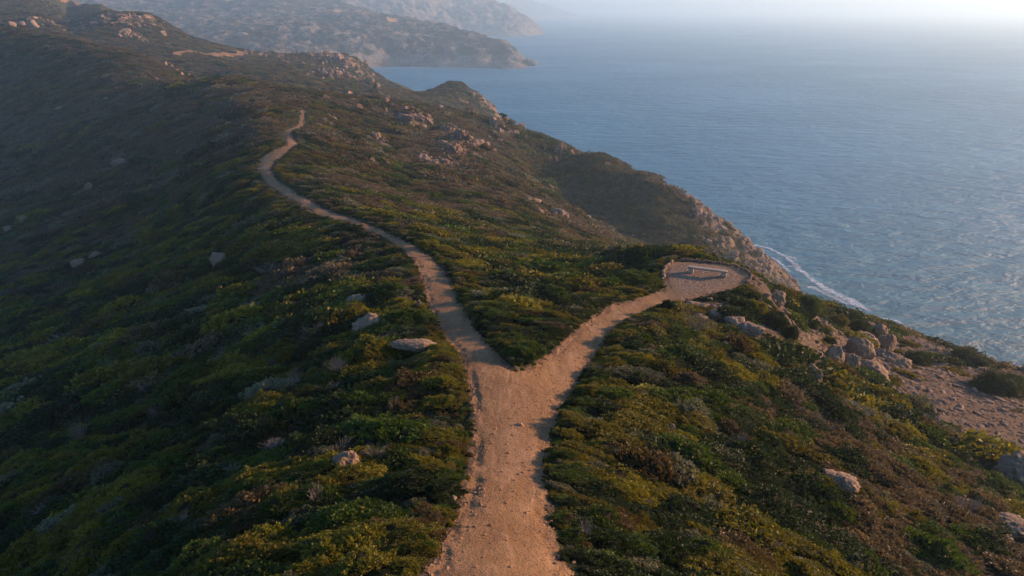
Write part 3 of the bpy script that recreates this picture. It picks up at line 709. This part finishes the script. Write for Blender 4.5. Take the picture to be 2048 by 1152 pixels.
def rocks(lst, what, where, group, **kw):
    for k, (a, b, w, h) in enumerate(sorted(lst)):
        B(a, b, w, h, f'{nth(k + 1)} {what} from the left {where}', group, **kw)
KW = dict(mat=M_ROCK_WARM, tilt=.3, name='outcrop_rock', cat='rock', keep=.70, cuts=14, sub=5, sink=.38, crag=.8)
rocks([o for o in OUT if o[0] < 790 and o[1] < 300], 'warm rock', 'on the slope near the ridge path', 'outcrop rocks near the ridge path', **KW)
rocks([o for o in OUT if 790 <= o[0] < 960 and o[1] < 262], 'warm rock', 'of the upper outcrop on the middle slope', 'upper outcrop of the middle slope', **KW)
rocks([o for o in OUT if 790 <= o[0] < 960 and 262 <= o[1] < 312], 'warm craggy rock', 'of the main outcrop on the middle slope', 'main outcrop of the middle slope', **KW)
rocks([o for o in OUT if o[0] < 960 and o[1] >= 312 or (o[0] < 790 and o[1] >= 300)], 'brown rock', 'just below the main outcrop', 'rocks below the main outcrop', **KW)
rocks([o for o in OUT if o[0] >= 960], 'rock', 'on the seaward part of the middle slope', 'rocks on the seaward part of the middle slope', **KW)
KF = dict(mat=M_ROCK_WARM, name='boulder', sub=3, cuts=8)
rocks([(22,52,16,14),(42,50,14,12),(66,54,20,18)], 'of three big rocks', 'on the hazy crest', 'three rocks on the hazy crest', **KF)
rocks([(330,132,10,12),(342,134,9,10),(352,142,8,8),(362,150,9,9),(378,152,8,9),(390,156,8,7),(312,160,9,5)], 'sunlit rock', 'at the right end of the dark hill', 'sunlit rocks ending the dark hill', **KF)
rocks([(135 + k * 5.6 + rnd.uniform(-2, 2), 41 - k * .3 + rnd.uniform(-2.5, 2.5), rnd.uniform(4, 9), rnd.uniform(3, 6)) for k in range(26)], 'pale rock', 'in the row along the hazy hilltop', 'row of pale rocks along the hazy hilltop', **KF)
g_ = [(rnd.gauss(272, 18), rnd.uniform(-4, 4), rnd.uniform(3, 7), rnd.uniform(3, 5)) for k in range(16)]
rocks([(a, 70 + (a - 250) * .3 + b, w, h) for a, b, w, h in g_], 'small pale rock', 'in the scatter below the hazy hilltop', 'pale rocks scattered below the hazy hilltop', **KF)
rocks([(672 + rnd.gauss(0, 30), 138 + rnd.gauss(0, 12), rnd.uniform(3.5, 9), rnd.uniform(3, 7)) for k in range(46)], 'pale rock', 'in the scattered outcrop on the far spur', 'scattered pale rocks on the far spur', **KF)
g_ = [rnd.random() for k in range(30)]
rocks([(490 + f * 90 + rnd.gauss(0, 4), 100 + f * 26 + rnd.gauss(0, 3), rnd.uniform(3, 7), rnd.uniform(2.5, 5)) for f in g_], 'pale rock', 'in the line running down from the far track', 'pale rocks running down from the far track', **KF)
# islets
def islet(px, py, wpx, hpx, label, seed):
    p = on_plane(px, py, 0); m = px_size(p.y, float(w_of(py))); w = wpx * m / 2; hh = hpx * m
    V_, F = boulder_mesh(seed, (w, w * .8, hh), 5, 10, 0.25, 0.75)
    V_[:, 2] += 0.22 * hh * (1 - (V_[:, 0] / w + .5)) 
    o = mesh_np('islet', V_, F, M_ROCK_BIG, loc=(p.x, p.y + w * .6, 0)); tag(o, label, 'islet')
M_ROCK_BIG = mat_rock('sea_rock', (0.55, 0.52, 0.5), 0.0, 0.05)
islet(1060, 132, 34, 11, 'dark jagged rock islet just off the tip of the hazy headland', 5)
islet(1010, 91, 26, 9, 'fainter rock islet behind the headland tip', 8)

# ------------------------------------------------------------------ bench and lookout
def box_mesh(bm, c, d, rz=0.0):
    m = Matrix.Translation(c) @ Matrix.Rotation(rz, 4, 'Z') @ Matrix.Diagonal((d[0], d[1], d[2], 1))
    return bmesh.ops.create_cube(bm, size=1.0, matrix=m)['verts']
def stone_block(name, c, d, parent, seed, bev=0.02):
    bm = bmesh.new(); box_mesh(bm, c, d)
    bmesh.ops.bevel(bm, geom=bm.edges[:], offset=bev, segments=2, affect='EDGES', profile=0.6)
    bmesh.ops.subdivide_edges(bm, edges=[e for e in bm.edges if e.calc_length() > 0.15], cuts=6, use_grid_fill=True)
    co = np.array([v.co[:] for v in bm.verts]); n = fbm3(co * 6 + seed, 3, seed) * 0.010
    for v, k in zip(bm.verts, n): v.co += v.normal * k if v.normal.length > 0 else Vector((0, 0, k))
    me = bpy.data.meshes.new(name); bm.to_mesh(me); bm.free(); me.materials.append(M_STONE)
    o = bpy.data.objects.new(name, me); COL.objects.link(o); o.parent = parent; return o
pa = on_plane(1378, 546, PLAT_Z); pb = on_plane(1453, 556, PLAT_Z)
mid = (pa + pb) / 2; dv = pb - pa; L = dv.length; ang = math.atan2(dv.y, dv.x)
bench = bpy.data.objects.new('stone_bench', None); COL.objects.link(bench)
bench.location = (mid.x, mid.y + .15, PLAT_Z + 0.02); bench.rotation_euler = (0, 0, ang)
tag(bench, 'long pale stone bench without a back on the gravel lookout', 'bench')
stone_block('seat', (0, 0, 0.40), (L * 1.04, 0.40, 0.13), bench, 3)
stone_block('leg', (-L / 2 + 0.16, 0, 0.18), (0.34, 0.36, 0.37), bench, 5)
stone_block('leg', (L / 2 - 0.16, 0, 0.18), (0.34, 0.36, 0.37), bench, 7)

def stone_row(name, pix, spacing, size, label, cat, layers=1, lift=0.0):
    P = [np.array(on_plane(a, b, PLAT_Z)) for a, b in pix]
    Vs, Fs, off, k = [], [], 0, 0
    seg = [np.linalg.norm(P[i + 1] - P[i]) for i in range(len(P) - 1)]; tot = sum(seg)
    for ly in range(layers):
        u = rnd.uniform(0, spacing * .5)
        while u < tot:
            q = u; i = 0
            while i < len(seg) - 1 and q > seg[i]: q -= seg[i]; i += 1
            d = (P[i + 1] - P[i]) / seg[i]; c = P[i] + d * q
            a = size * rnd.uniform(.7, 1.25)
            V_, F = boulder_mesh(900 + k, (a * 1.15, a * .85, a * .7), 2, 8, .08, .78); k += 1
            th = math.atan2(d[1], d[0]) + rnd.uniform(-.3, .3); cc, ss = math.cos(th), math.sin(th)
            V_ = V_ @ np.array([[cc, ss, 0], [-ss, cc, 0], [0, 0, 1]])
            V_ = V_ + c + np.array([rnd.uniform(-.04, .04), rnd.uniform(-.04, .04), a * .35 + ly * size * 0.95 + lift])
            Vs.append(V_); Fs.append(F + off); off += len(V_); u += spacing * rnd.uniform(.8, 1.2)
    o = mesh_np(name, np.vstack(Vs), np.vstack(Fs), M_ROCK_WARM, smooth=True); tag(o, label, cat)
stone_row('stone_kerb', [(1362,521),(1400,523),(1440,527),(1472,533),(1492,542),(1503,552),(1501,561),(1494,566)], .19, .095, 'low curved stone kerb along the seaward rim of the lookout', 'stone kerb', 2)
stone_row('stone_kerb', [(1326,560),(1327,545),(1333,533),(1346,524)], .34, .17, 'short row of rough lit stones along the left rim of the lookout', 'stone kerb', 1, .05)

# ------------------------------------------------------------------ scrub prototypes
def leaves(rs, pos, nor, size, per, spread, up=0.5):
    """leaf quads in small sprigs"""
    n = len(pos); Vs = []; 
    P = np.repeat(pos, per, 0); N = np.repeat(nor, per, 0); m = len(P)
    d = N * (1 - up) + np.array([0, 0, up]) + rs.normal(0, 0.55, (m, 3)); d /= np.linalg.norm(d, axis=1)[:, None]
    t = np.cross(d, rs.normal(size=(m, 3))); t /= np.linalg.norm(t, axis=1)[:, None] + 1e-9
    o = P + rs.normal(0, spread, (m, 3))
    L_ = size * rs.uniform(.7, 1.4, (m, 1)); W_ = L_ * rs.uniform(.28, .45, (m, 1))
    a = o; b = o + d * L_ * .5 + t * W_; c = o + d * L_; e = o + d * L_ * .5 - t * W_
    V_ = np.stack([a, b, c, e], 1).reshape(-1, 3); F = np.arange(m * 4).reshape(m, 4)
    return V_, F
def dome_pts(rs, n, lump, seed, flat=0.62):
    u = rs.random(n); th = rs.uniform(0, 2 * math.pi, n); cz = u ** 0.8; sr = np.sqrt(1 - cz * cz)
    d = np.stack([np.cos(th) * sr, np.sin(th) * sr, cz], 1)
    r = 1 + lump * fbm3(d * 2.4 + seed, 2, seed)
    return d * r[:, None] * np.array([1, 1, flat]), d, r
def shrub_proto(name, seed, sprigs, per, size, lump=0.5, flat=0.62, core=3):
    rs = np.random.default_rng(seed)
    P, N, r = dome_pts(rs, sprigs, lump, seed, flat)
    P = P * rs.uniform(.78, 1.04, (len(P), 1))
    V1, F1 = leaves(rs, P, N, size, per, size * .35)
    Vc, Fc = ICO[core]; g = 1 + lump * fbm3(Vc * 2.4 + seed, 2, seed)
    Vc = Vc * g[:, None] * np.array([.84, .84, .84 * flat]); Vc[:, 2] = np.maximum(Vc[:, 2], -0.25)
    me = bpy.data.meshes.new(name)
    nv = len(V1); verts = np.vstack([V1, Vc]).astype(np.float32)
    li = np.concatenate([F1.ravel(), (Fc + nv).ravel()]).astype(np.int32)
    tot = np.concatenate([np.full(len(F1), 4), np.full(len(Fc), 3)]).astype(np.int32); st = np.concatenate([[0], np.cumsum(tot)[:-1]]).astype(np.int32)
    me.vertices.add(len(verts)); me.vertices.foreach_set('co', verts.ravel()); me.loops.add(len(li)); me.loops.foreach_set('vertex_index', li)
    me.polygons.add(len(tot)); me.polygons.foreach_set('loop_start', st); me.polygons.foreach_set('loop_total', tot); me.update(calc_edges=True)
    me.materials.append(M_LEAF); me.materials.append(M_CORE)
    me.polygons.foreach_set('material_index', np.concatenate([np.zeros(len(F1)), np.ones(len(Fc))]).astype(np.int32))
    return me
def twig_mesh(name, seed, n=60, h=1.0, spread=0.8, thick=0.012, sub=5, curve=.35):
    rs = np.random.default_rng(seed); Vs = []; Fs = []; off = 0
    def strand(p, d, L, th):
        nonlocal off
        K = 4; pts = []
        for k in range(K + 1):
            pts.append(p.copy()); d = d + rs.normal(0, .10, 3) + np.array([0, 0, curve * .25]); d = d / np.linalg.norm(d); p = p + d * L / K
        pts = np.array(pts); s_ = np.cross(d, [0.3, 0.5, 0.2]); s_ /= np.linalg.norm(s_); q_ = np.cross(d, s_)
        w = th * np.linspace(1, .35, K + 1)
        for ax in (s_, q_):
            A = pts - ax * w[:, None]; Bv = pts + ax * w[:, None]
            Vs.append(np.stack([A, Bv], 1).reshape(-1, 3)); ii = np.arange((K + 1) * 2).reshape(K + 1, 2) + off
            Fs.append(np.stack([ii[:-1, 0], ii[:-1, 1], ii[1:, 1], ii[1:, 0]], -1)); off += (K + 1) * 2
        return pts
    for k in range(n):
        a = rs.uniform(0, 2 * math.pi); e = rs.uniform(.25, 1.0); d = np.array([math.cos(a) * e * spread, math.sin(a) * e * spread, 1 - .45 * e]); d /= np.linalg.norm(d)
        p = np.array([math.cos(a), math.sin(a), 0]) * rs.uniform(0, .12); pts = strand(p, d, h * rs.uniform(.65, 1.05), thick)
        for j in range(sub):
            q = pts[rs.integers(1, 5)]; dd = d + rs.normal(0, .45, 3); dd[2] = abs(dd[2]); dd /= np.linalg.norm(dd); strand(q, dd, h * rs.uniform(.2, .4), thick * .6)
    return np.vstack(Vs), np.vstack(Fs)

PROTO = bpy.data.collections.new('scrub_kinds')
def add_proto(nm, me):
    o = bpy.data.objects.new(nm, me); PROTO.objects.link(o)
n_var = [0]
for i in range(6): add_proto('a%02d_scrub' % i, shrub_proto('scrub', 100 + i, 620, 6, 0.085, 0.55, 0.60 + .05 * (i % 3)))
for i in range(5): add_proto('b%02d_scrub' % i, shrub_proto('scrub', 200 + i, 260, 4, 0.15, 0.6, 0.6, 2))
for i in range(4): add_proto('c%02d_scrub' % i, shrub_proto('scrub', 300 + i, 170, 2, 0.20, 0.6, 0.55, 2))
for i in range(3):
    V_, F = twig_mesh('dry', 400 + i, 46, 1.0, .9, .012, 4)
    me = bpy.data.meshes.new('dry'); me.from_pydata(V_.tolist(), [], F.tolist()); me.materials.append(M_DRY); add_proto('d%02d_twigs' % i, me)

COLS = {'green': (0.050, 0.082, 0.012), 'yellow': (0.140, 0.130, 0.016), 'olive': (0.115, 0.100, 0.016), 'brown': (0.092, 0.064, 0.030), 'heath': (0.115, 0.088, 0.068), 'silver': (0.125, 0.130, 0.105), 'dark': (0.020, 0.036, 0.012)}
def tints(x, y, n):
    a = fbm2(x / 6.0, y / 3.6, 3, 201) ; b = fbm2(x / 2.6, y / 1.8, 3, 203); c = fbm2(x / 30, y / 24, 3, 205)
    r = RNG.random(n); out = np.empty((n, 3))
    k = a + 0.5 * b + 0.35 * (r - .5)
    far = sstep(60, 160, y)
    out[:] = COLS['green']
    out[k > 0.06] = COLS['olive']; out[k > 0.17] = COLS['yellow']
    out[(k < -0.10)] = COLS['dark']; 
    m = (b + 0.4 * (r - .5) > 0.38 - 0.40 * far); out[m] = COLS['brown']
    m = (c + .5 * b + .3 * (r - .5) > 0.40 - .42 * far); out[m] = COLS['heath']
    m = RNG.random(n) < 0.045 + .05 * (fbm2(x / 8, y / 8, 2, 207) > .25); out[m] = COLS['silver']
    return out * RNG.uniform(.72, 1.3, (n, 1))

def scatter(name, pts, nor_mix, scl, zflat, kinds, tint, mat_note=None, coll=None, yaw=None):
    """one stuff object: points with instanced shrubs"""
    n = len(pts)
    me = bpy.data.meshes.new(name); me.vertices.add(n); me.vertices.foreach_set('co', pts.astype(np.float32).ravel())
    def at(nm, typ, dat, key='value'):
        a = me.attributes.new(nm, typ, 'POINT'); a.data.foreach_set(key, np.ascontiguousarray(dat).ravel())
    rot = np.stack([RNG.normal(0, .10, n), RNG.normal(0, .10, n), RNG.uniform(0, 6.283, n) if yaw is None else yaw], 1)
    if nor_mix is not None:      # lean with the slope after turning about the stem
        a, b, g = nor_mix[:, 0], nor_mix[:, 1], rot[:, 2]
        ca_, sa_, cb_, sb_, cg_, sg_ = np.cos(a), np.sin(a), np.cos(b), np.sin(b), np.cos(g), np.sin(g)
        m00 = cb_ * cg_; m10 = sa_ * sb_ * cg_ + ca_ * sg_; m20 = -ca_ * sb_ * cg_ + sa_ * sg_; m21 = ca_ * sb_ * sg_ + sa_ * cg_; m22 = ca_ * cb_
        rot = np.stack([np.arctan2(m21, m22), np.arcsin(np.clip(-m20, -1, 1)), np.arctan2(m10, m00)], 1)
    at('rot', 'FLOAT_VECTOR', rot.astype(np.float32), 'vector')
    at('scl', 'FLOAT_VECTOR', scl.astype(np.float32), 'vector')
    at('kind', 'INT', kinds.astype(np.int32))
    at('tint', 'FLOAT_COLOR', np.hstack([tint, np.ones((n, 1))]).astype(np.float32), 'color')
    o = bpy.data.objects.new(name, me); COL.objects.link(o)
    g = bpy.data.node_groups.new(name, 'GeometryNodeTree')
    g.interface.new_socket('Geometry', in_out='INPUT', socket_type='NodeSocketGeometry'); g.interface.new_socket('Geometry', in_out='OUTPUT', socket_type='NodeSocketGeometry')
    N = g.nodes; L_ = g.links
    gi = N.new('NodeGroupInput'); go = N.new('NodeGroupOutput'); ip = N.new('GeometryNodeInstanceOnPoints'); ci = N.new('GeometryNodeCollectionInfo')
    ci.inputs['Collection'].default_value = coll or PROTO; ci.inputs['Separate Children'].default_value = True; ci.inputs['Reset Children'].default_value = True
    def na(nm, typ):
        a = N.new('GeometryNodeInputNamedAttribute'); a.data_type = typ; a.inputs['Name'].default_value = nm; return a.outputs['Attribute']
    m2p = N.new('GeometryNodeMeshToPoints'); L_.new(gi.outputs[0], m2p.inputs[0])
    L_.new(m2p.outputs[0], ip.inputs['Points']); L_.new(ci.outputs[0], ip.inputs['Instance']); ip.inputs['Pick Instance'].default_value = True
    L_.new(na('kind', 'INT'), ip.inputs['Instance Index']); 
    e2r = N.new('FunctionNodeEulerToRotation'); L_.new(na('rot', 'FLOAT_VECTOR'), e2r.inputs[0]); L_.new(e2r.outputs[0], ip.inputs['Rotation'])
    L_.new(na('scl', 'FLOAT_VECTOR'), ip.inputs['Scale']); L_.new(ip.outputs[0], go.inputs[0])
    md = o.modifiers.new('scatter', 'NODES'); md.node_group = g
    return o

def jitter_grid(y0, y1, sp, smax):
    P = []
    ys = np.arange(y0, y1, sp)
    for yv in ys:
        hw = yv * smax + 2; n = int(2 * hw / sp)
        xs = -hw + (np.arange(n) + RNG.uniform(-.48, .48, n)) * sp
        P.append(np.stack([xs, yv + RNG.uniform(-.48, .48, n) * sp], 1))
    return np.vstack(P)
def smax_at(y0): return 1.10 if y0 < 25 else (0.95 if y0 < 80 else 0.80)

ALLP, ALLR, ALLS, ALLK, ALLT = [], [], [], [], []
for (y0, y1, sp, rad, k0, nk) in [(7.0, 17, .36, .34, 0, 6), (17, 34, .48, .44, 0, 6), (34, 75, .78, .62, 6, 5), (75, 130, .92, .66, 6, 5), (130, 340, 1.6, 1.05, 11, 4), (340, 720, 3.8, 1.6, 11, 4)]:
    P = jitter_grid(y0, y1, sp, smax_at(y0))
    x, y = P[:, 0], P[:, 1]
    e = T.sample(edge, x, y) if y0 < 250 else np.full(len(x), 9.)
    rk_ = T.sample(rock, x, y); br = T.sample(bare, x, y); zz = T.sample(T.z, x, y); vt = T.sample(sd_track, x, y)
    r = RNG.random(len(x))
    size = rad * np.minimum(np.exp(RNG.normal(-.05, .42, len(x))), 2.1) * (1 + .35 * fbm2(x / 5, y / 3, 2, 301))
    gapn = fbm2(x / 2.2, y / 1.6, 3, 303)
    size = np.minimum(size, (.10 if y0 < 30 else .12) + (.27 if y0 < 30 else .20) * np.maximum(e, 0))
    ok = (e > 0.12 + size * 1.1) & (r > sstep(.35, .85, rk_) * (.9 if y0 < 60 else .72)) & (r > sstep(.30, .65, br) * (.95 if y0 < 75 else .8)) & (zz > 3) & (gapn < .30) & (vt > 4)
    for (bx, by, brd) in SHADE:
        ok &= ~(((x - bx) ** 2 + (y - by) ** 2 < (brd * .85 + size * .35) ** 2) | ((np.abs(x - bx * (y / by)) < brd * .7) & (y < by) & (y > by - brd * 1.0 - size * .6)))
    # small plants crowd the path margins
    x, y, zz, size = x[ok], y[ok], zz[ok], size[ok]; n = len(x)
    e = e[ok]
    gx = (T.sample(T.base, x + .8, y) - T.sample(T.base, x - .8, y)) / 1.6; gy = (T.sample(T.base, x, y + .8) - T.sample(T.base, x, y - .8)) / 1.6
    ALLP.append(np.stack([x, y, zz - size * .10], 1)); ALLR.append(np.stack([np.arctan(gy) * .9, -np.arctan(gx) * .9], 1))
    sx = size * RNG.uniform(1.1, 1.8, n) * (1 + .2 * (y > 30)); 
    ALLS.append(np.stack([sx, size * RNG.uniform(.8, 1.05, n), size * (RNG.uniform(.6, 1.25, n) if y0 < 70 else RNG.uniform(.5, 1.05, n))], 1))
    kd = k0 + RNG.integers(0, nk, n)
    tt = tints(x, y, n)
    dry = (RNG.random(n) < .008) & (y < 60); kd[dry] = 15 + RNG.integers(0, 3, dry.sum()); ALLS[-1][dry] *= .8
    ALLK.append(kd); ALLT.append(tt)
# rim of small tufts hugging the path edges
P = jitter_grid(7, 60, .26, 1.0); x, y = P[:, 0], P[:, 1]; e = T.sample(edge, x, y); rr = RNG.random(len(x))
ok = (e > .0) & (e < .75) & (rr < .30 + .55 * sstep(.0, .3, e)) & (T.sample(bare, x, y) < .5) & (T.sample(rock, x, y) < .5)
x, y, e = x[ok], y[ok], e[ok]; n = len(x); size = (.07 + .20 * np.clip(e, 0, .6)) * RNG.uniform(.7, 1.3, n)
ALLP.append(np.stack([x, y, T.sample(T.z, x, y) - .02], 1)); ALLR.append(np.zeros((n, 2))); ALLS.append(np.stack([size] * 3, 1) * RNG.uniform(.8, 1.3, (n, 3)))
ALLK.append(np.where(y < 34, RNG.integers(0, 6, n), 6 + RNG.integers(0, 5, n))); ALLT.append(tints(x, y, n))
pts = np.vstack(ALLP); print('scrub plants', len(pts))
nm = np.vstack(ALLR)
sco = scatter('ground_cover', pts, nm + RNG.normal(0, .08, nm.shape), np.vstack(ALLS), None, np.concatenate(ALLK), np.vstack(ALLT), yaw=RNG.normal(.1, .32, len(pts)) + math.pi * RNG.integers(0, 2, len(pts)))
# world-aligned stretch: keep the yaw small so the wind-combed cushions lie the same way
tag(sco, 'low wind-combed scrub covering the slopes', 'scrub', kind='stuff')

# ------------------------------------------------------------------ gravel
GRC = bpy.data.collections.new('gravel_kinds')
for i in range(5):
    V_, F = boulder_mesh(700 + i, (1, .8, .55), 2, 7, .05, .78)
    me = bpy.data.meshes.new('pebble'); me.from_pydata(V_.tolist(), [], F.tolist()); me.materials.append(M_GRAVEL); GRC.objects.link(bpy.data.objects.new('g%d' % i, me))
P = jitter_grid(7, 60, .11, .75); x, y = P[:, 0], P[:, 1]; e = T.sample(edge, x, y) + T.sample(jag, x, y); rr = RNG.random(len(x))
left_side = 0.0
dens = .16 + .75 * sstep(-.60, -.05, e) * sstep(.34, .05, e)
dens = dens * np.where(y > 30, .6, 1)
ok = (e < .32) & (rr < dens)
x, y = x[ok], y[ok]; n = len(x); size = .014 * np.exp(RNG.exponential(.42, n)); size = np.minimum(size, .055)
zz = T.sample(T.z + np.where(edge + jag < .10, lift, 0), x, y)
print('pebbles', n)
gv = scatter('gravel', np.stack([x, y, zz + size * .2], 1), None, np.stack([size] * 3, 1), None, RNG.integers(0, 5, n), np.ones((n, 3)), coll=GRC)
tag(gv, 'loose gravel strewn along the path edges', 'gravel', kind='stuff')
# rubble on the bare seaward slope and rocky ground
P = jitter_grid(20, 90, .34, 1.0); x, y = P[:, 0], P[:, 1]; b_ = np.maximum(T.sample(bare, x, y), T.sample(rock, x, y)); e = T.sample(edge, x, y)
ok = (b_ > .45) & (e > .5) & (RNG.random(len(x)) < .8)
x, y = x[ok], y[ok]; n = len(x); size = .06 * np.exp(RNG.exponential(.5, n)); size = np.minimum(size, .4)
print('rubble', n)
RUB = bpy.data.collections.new('rubble_kinds')
for k in range(5):
    V_, F = boulder_mesh(740 + k, (1, .8, .6), 2, 9, .08, .74)
    me = bpy.data.meshes.new('shard'); me.from_pydata(V_.tolist(), [], F.tolist()); me.materials.append(M_ROCK_WARM); RUB.objects.link(bpy.data.objects.new('r%d' % k, me))
rb = scatter('rubble', np.stack([x, y, T.sample(T.z, x, y)], 1), None, np.stack([size * 1.3, size, size], 1), None, RNG.integers(0, 5, n), np.ones((n, 3)), coll=RUB)
tag(rb, 'broken brown stones strewn over the bare seaward slope', 'rubble', kind='stuff')

P = np.vstack([jitter_grid(90, 350, 1.5, .72), jitter_grid(430, 760, 4.0, .72)]); x, y = P[:, 0], P[:, 1]; b_ = T.sample(rock, x, y); zz = T.sample(T.z, x, y)
ok = (b_ > .33) & (RNG.random(len(x)) < .25 + .5 * sstep(.4, .9, b_)) & (zz > -1) & ~((y > 400) & (x / y > -.15) & (RNG.random(len(x)) < .75))
x, y, zz = x[ok], y[ok], zz[ok]; n = len(x); size = np.minimum(.45 * np.exp(RNG.exponential(.45, n)), 2.2) * np.where(y > 400, 1.9, 1)
print('cliff rubble', n)
for k in range(4):
    V_, F = boulder_mesh(760 + k, (1, .8, .75), 3, 9, .12, .74, .3); me = bpy.data.meshes.new('block'); me.from_pydata(V_.tolist(), [], F.tolist()); me.materials.append(M_ROCK_WARM)
    if k == 0: BLC = bpy.data.collections.new('block_kinds')
    BLC.objects.link(bpy.data.objects.new('k%d' % k, me))
cb = scatter('rubble', np.stack([x, y, zz], 1), None, np.stack([size * 1.2, size, size * RNG.uniform(.7, 1.3, n)], 1), None, RNG.integers(0, 4, n), np.ones((n, 3)), coll=BLC)
tag(cb, 'countless broken blocks covering the cliffs and far outcrops', 'rubble', kind='stuff')

# ------------------------------------------------------------------ single plants that stand out
def bush(px, py, wpx, hpx, colr, label, seed, sprigs=2600, leaf=.045, lump=.45, name='bush', twigs=0):
    h = T.hit(px, py, T.z); m = px_size(h.y, float(w_of(py))); w = wpx * m / 2; hh = hpx * m
    rs = np.random.default_rng(seed)
    P, N, r = dome_pts(rs, sprigs, lump, seed, 1.0); P = P * rs.uniform(.82, 1.03, (len(P), 1)) * np.array([w, w * .8, hh * .8])
    V1, F1 = leaves(rs, P, N, max(leaf * 1.1, .75 * m), 6, leaf * .5)
    root = bpy.data.objects.new(name, None); COL.objects.link(root)
    yb = h.y + w * .5
    root.location = (h.x * yb / h.y, yb, float(T.sample(T.z, h.x * yb / h.y, yb)) - hh * .08)
    mt = mat_leaf('leaf_' + colr, COLS[colr], inst=False)
    o1 = mesh_np('foliage', V1, F1, mt, smooth=False, parent=root)
    Vc, Fc = ICO[3]; g = 1 + lump * fbm3(Vc * 2.4 + seed, 2, seed); Vc = Vc * g[:, None] * np.array([w, w * .8, hh * .8]) * .80; Vc[:, 2] = np.maximum(Vc[:, 2], -.15)
    mesh_np('branches', Vc, Fc, M_CORE, parent=root)
    tag(root, label, 'bush'); return root
bush(1606,622,74,44,'green','big dark green dome-shaped bush at the cliff edge right of the lookout',21,3600)
bush(1672,650,44,30,'olive','olive bush just right of the big dome bush on the cliff edge',22)
bush(1335,621,30,20,'dark','small round dark green bush at the inner bend of the lookout path',23,1500)
bush(1545,655,64,36,'dark','dark rounded bush on the bank below the lookout',24)
bush(1505,628,60,30,'yellow','yellow-green bush under the right rim of the lookout',25)
bush(1575,680,40,36,'dark','narrow dark bush above the bare seaward slope',26)
bush(1715,668,50,34,'dark','dark bush hanging over the seaward rock cluster',27)
bush(1990,790,110,50,'dark','broad dark thicket at the right border above the bare slope',28,4200)
bush(1930,730,90,34,'dark','low dark thicket on the skyline at the right',29,3000)
bush(1830,728,60,34,'dark','dark bush among rocks right of the seaward cluster',30)
bush(1655,690,30,16,'dark','flat little dark bush above the seaward rocks',31,1200)
bush(1015,568,90,34,'green','glossy green bush mound in the hollow between the two paths',32,3400)
bush(1110,602,60,30,'green','smaller green mound right of the glossy one between the paths',33,2400)
bush(1270,575,90,34,'green','deep green mound left of the lookout above the path',34,3600)
bush(856,494,46,10,'yellow','bright yellow-green cushion where the ridge path widens',35,1800)
bush(450,655,56,32,'yellow','yellow-lit round bush alone on the left slope',36,2000)
bush(590,725,70,40,'olive','olive brown bush left of the rounded boulder',37,2600)
bush(785,600,70,30,'green','green mound capping the bank left of the ridge path',38,2600)
bush(815,655,100,40,'green','broad green mound between the rounded boulder and the path',39,4200)
bush(1045,718,84,20,'green','green bush wedged into the fork of the path',40,3600)

M_DRYG = mat_twig('silver_twigs', (0.27, 0.24, 0.21))
for k, (a, b, w, lab) in enumerate([
 (220,752,40,'pale dry shrub alone at mid height of the dark left slope'),(300,792,44,'brownish dry shrub right of and below the first pale one'),(440,724,60,'wide silvery dry shrub left of the yellow-olive bushes'),
 (515,682,46,'spiky dry shrub above the wide silvery one'),(676,750,34,'small silvery dry shrub below the rounded boulder'),(592,776,66,'fan-shaped silvery dry shrub in the middle of the left slope'),
 (664,795,46,'pinkish dry shrub right of the fan-shaped one'),(320,836,30,'little pale dry shrub in the dark lower left'),(165,890,70,'large bluish dry shrub near the left border'),(95,1036,46,'faint dry shrub in the dark lower left corner'),
 (466,950,24,'thin upright dry stem in the dark part of the left slope'),(636,1012,40,'bluish dry shrub below the angular boulder'),(755,930,50,'dry heather tuft right of the angular boulder'),(550,905,36,'small dry tuft left of the angular boulder'),
 (790,828,40,'dry heather tuft near the path trunk'),(1640,870,60,'grey dry shrub on the right slope above the smooth boulder'),(1480,895,34,'pale dry shrub in the middle of the right slope'),(1170,1075,50,'dry tuft beside the lowest path on its right'),
 (1390,668,70,'grey dry shrub sprawling below the lookout path'),(540,555,36,'pale dry shrub left of the ridge path'),(1310,960,40,'small dry tuft on the near right slope')]):
    h = T.hit(a, b); m = px_size(h.y, float(w_of(b))); sz = w * m * .62
    V_, F = twig_mesh('t', 500 + k, 26 + 7 * (k % 5), sz, .7 + .25 * (k % 4), max(.006, .17 * m), 7, curve=.2 + .2 * (k % 3))
    V_ = V_ * np.array([1 + .5 * math.sin(k * 2.1), 1, .8 + .3 * math.cos(k * 1.7)])
    root = mesh_np('dry_shrub', V_, F, M_DRYG, smooth=False, loc=(h.x, h.y, h.z + .22 * (1 if h.y < 40 else 1.4)))
    tag(root, lab, 'dry shrub', 'dry shrubs standing in the scrub')

# ------------------------------------------------------------------ haze
def haze():
    x0, x1, y0, y1, z0, z1 = -62000, 62000, -2700, 72000, -60, 215
    V_ = [(x0, y0, z0), (x1, y0, z0), (x1, y1, z0), (x0, y1, z0), (x0, y0, z1), (x1, y0, z1), (x1, y1, z1), (x0, y1, z1)]
    F = [(0, 3, 2, 1), (4, 5, 6, 7), (0, 1, 5, 4), (1, 2, 6, 5), (2, 3, 7, 6), (3, 0, 4, 7)]
    t = NT('haze_air'); v = t.n('ShaderNodeVolumePrincipled')
    v.inputs['Color'].default_value = (0.60, 0.84, 1.0, 1); v.inputs['Density'].default_value = 0.00031; v.inputs['Anisotropy'].default_value = 0.40
    t.l(v.outputs[0], t.out.inputs['Volume'])
    o = mesh_np('haze', V_, F, t.m, smooth=False); tag(o, kind='stuff')
haze()
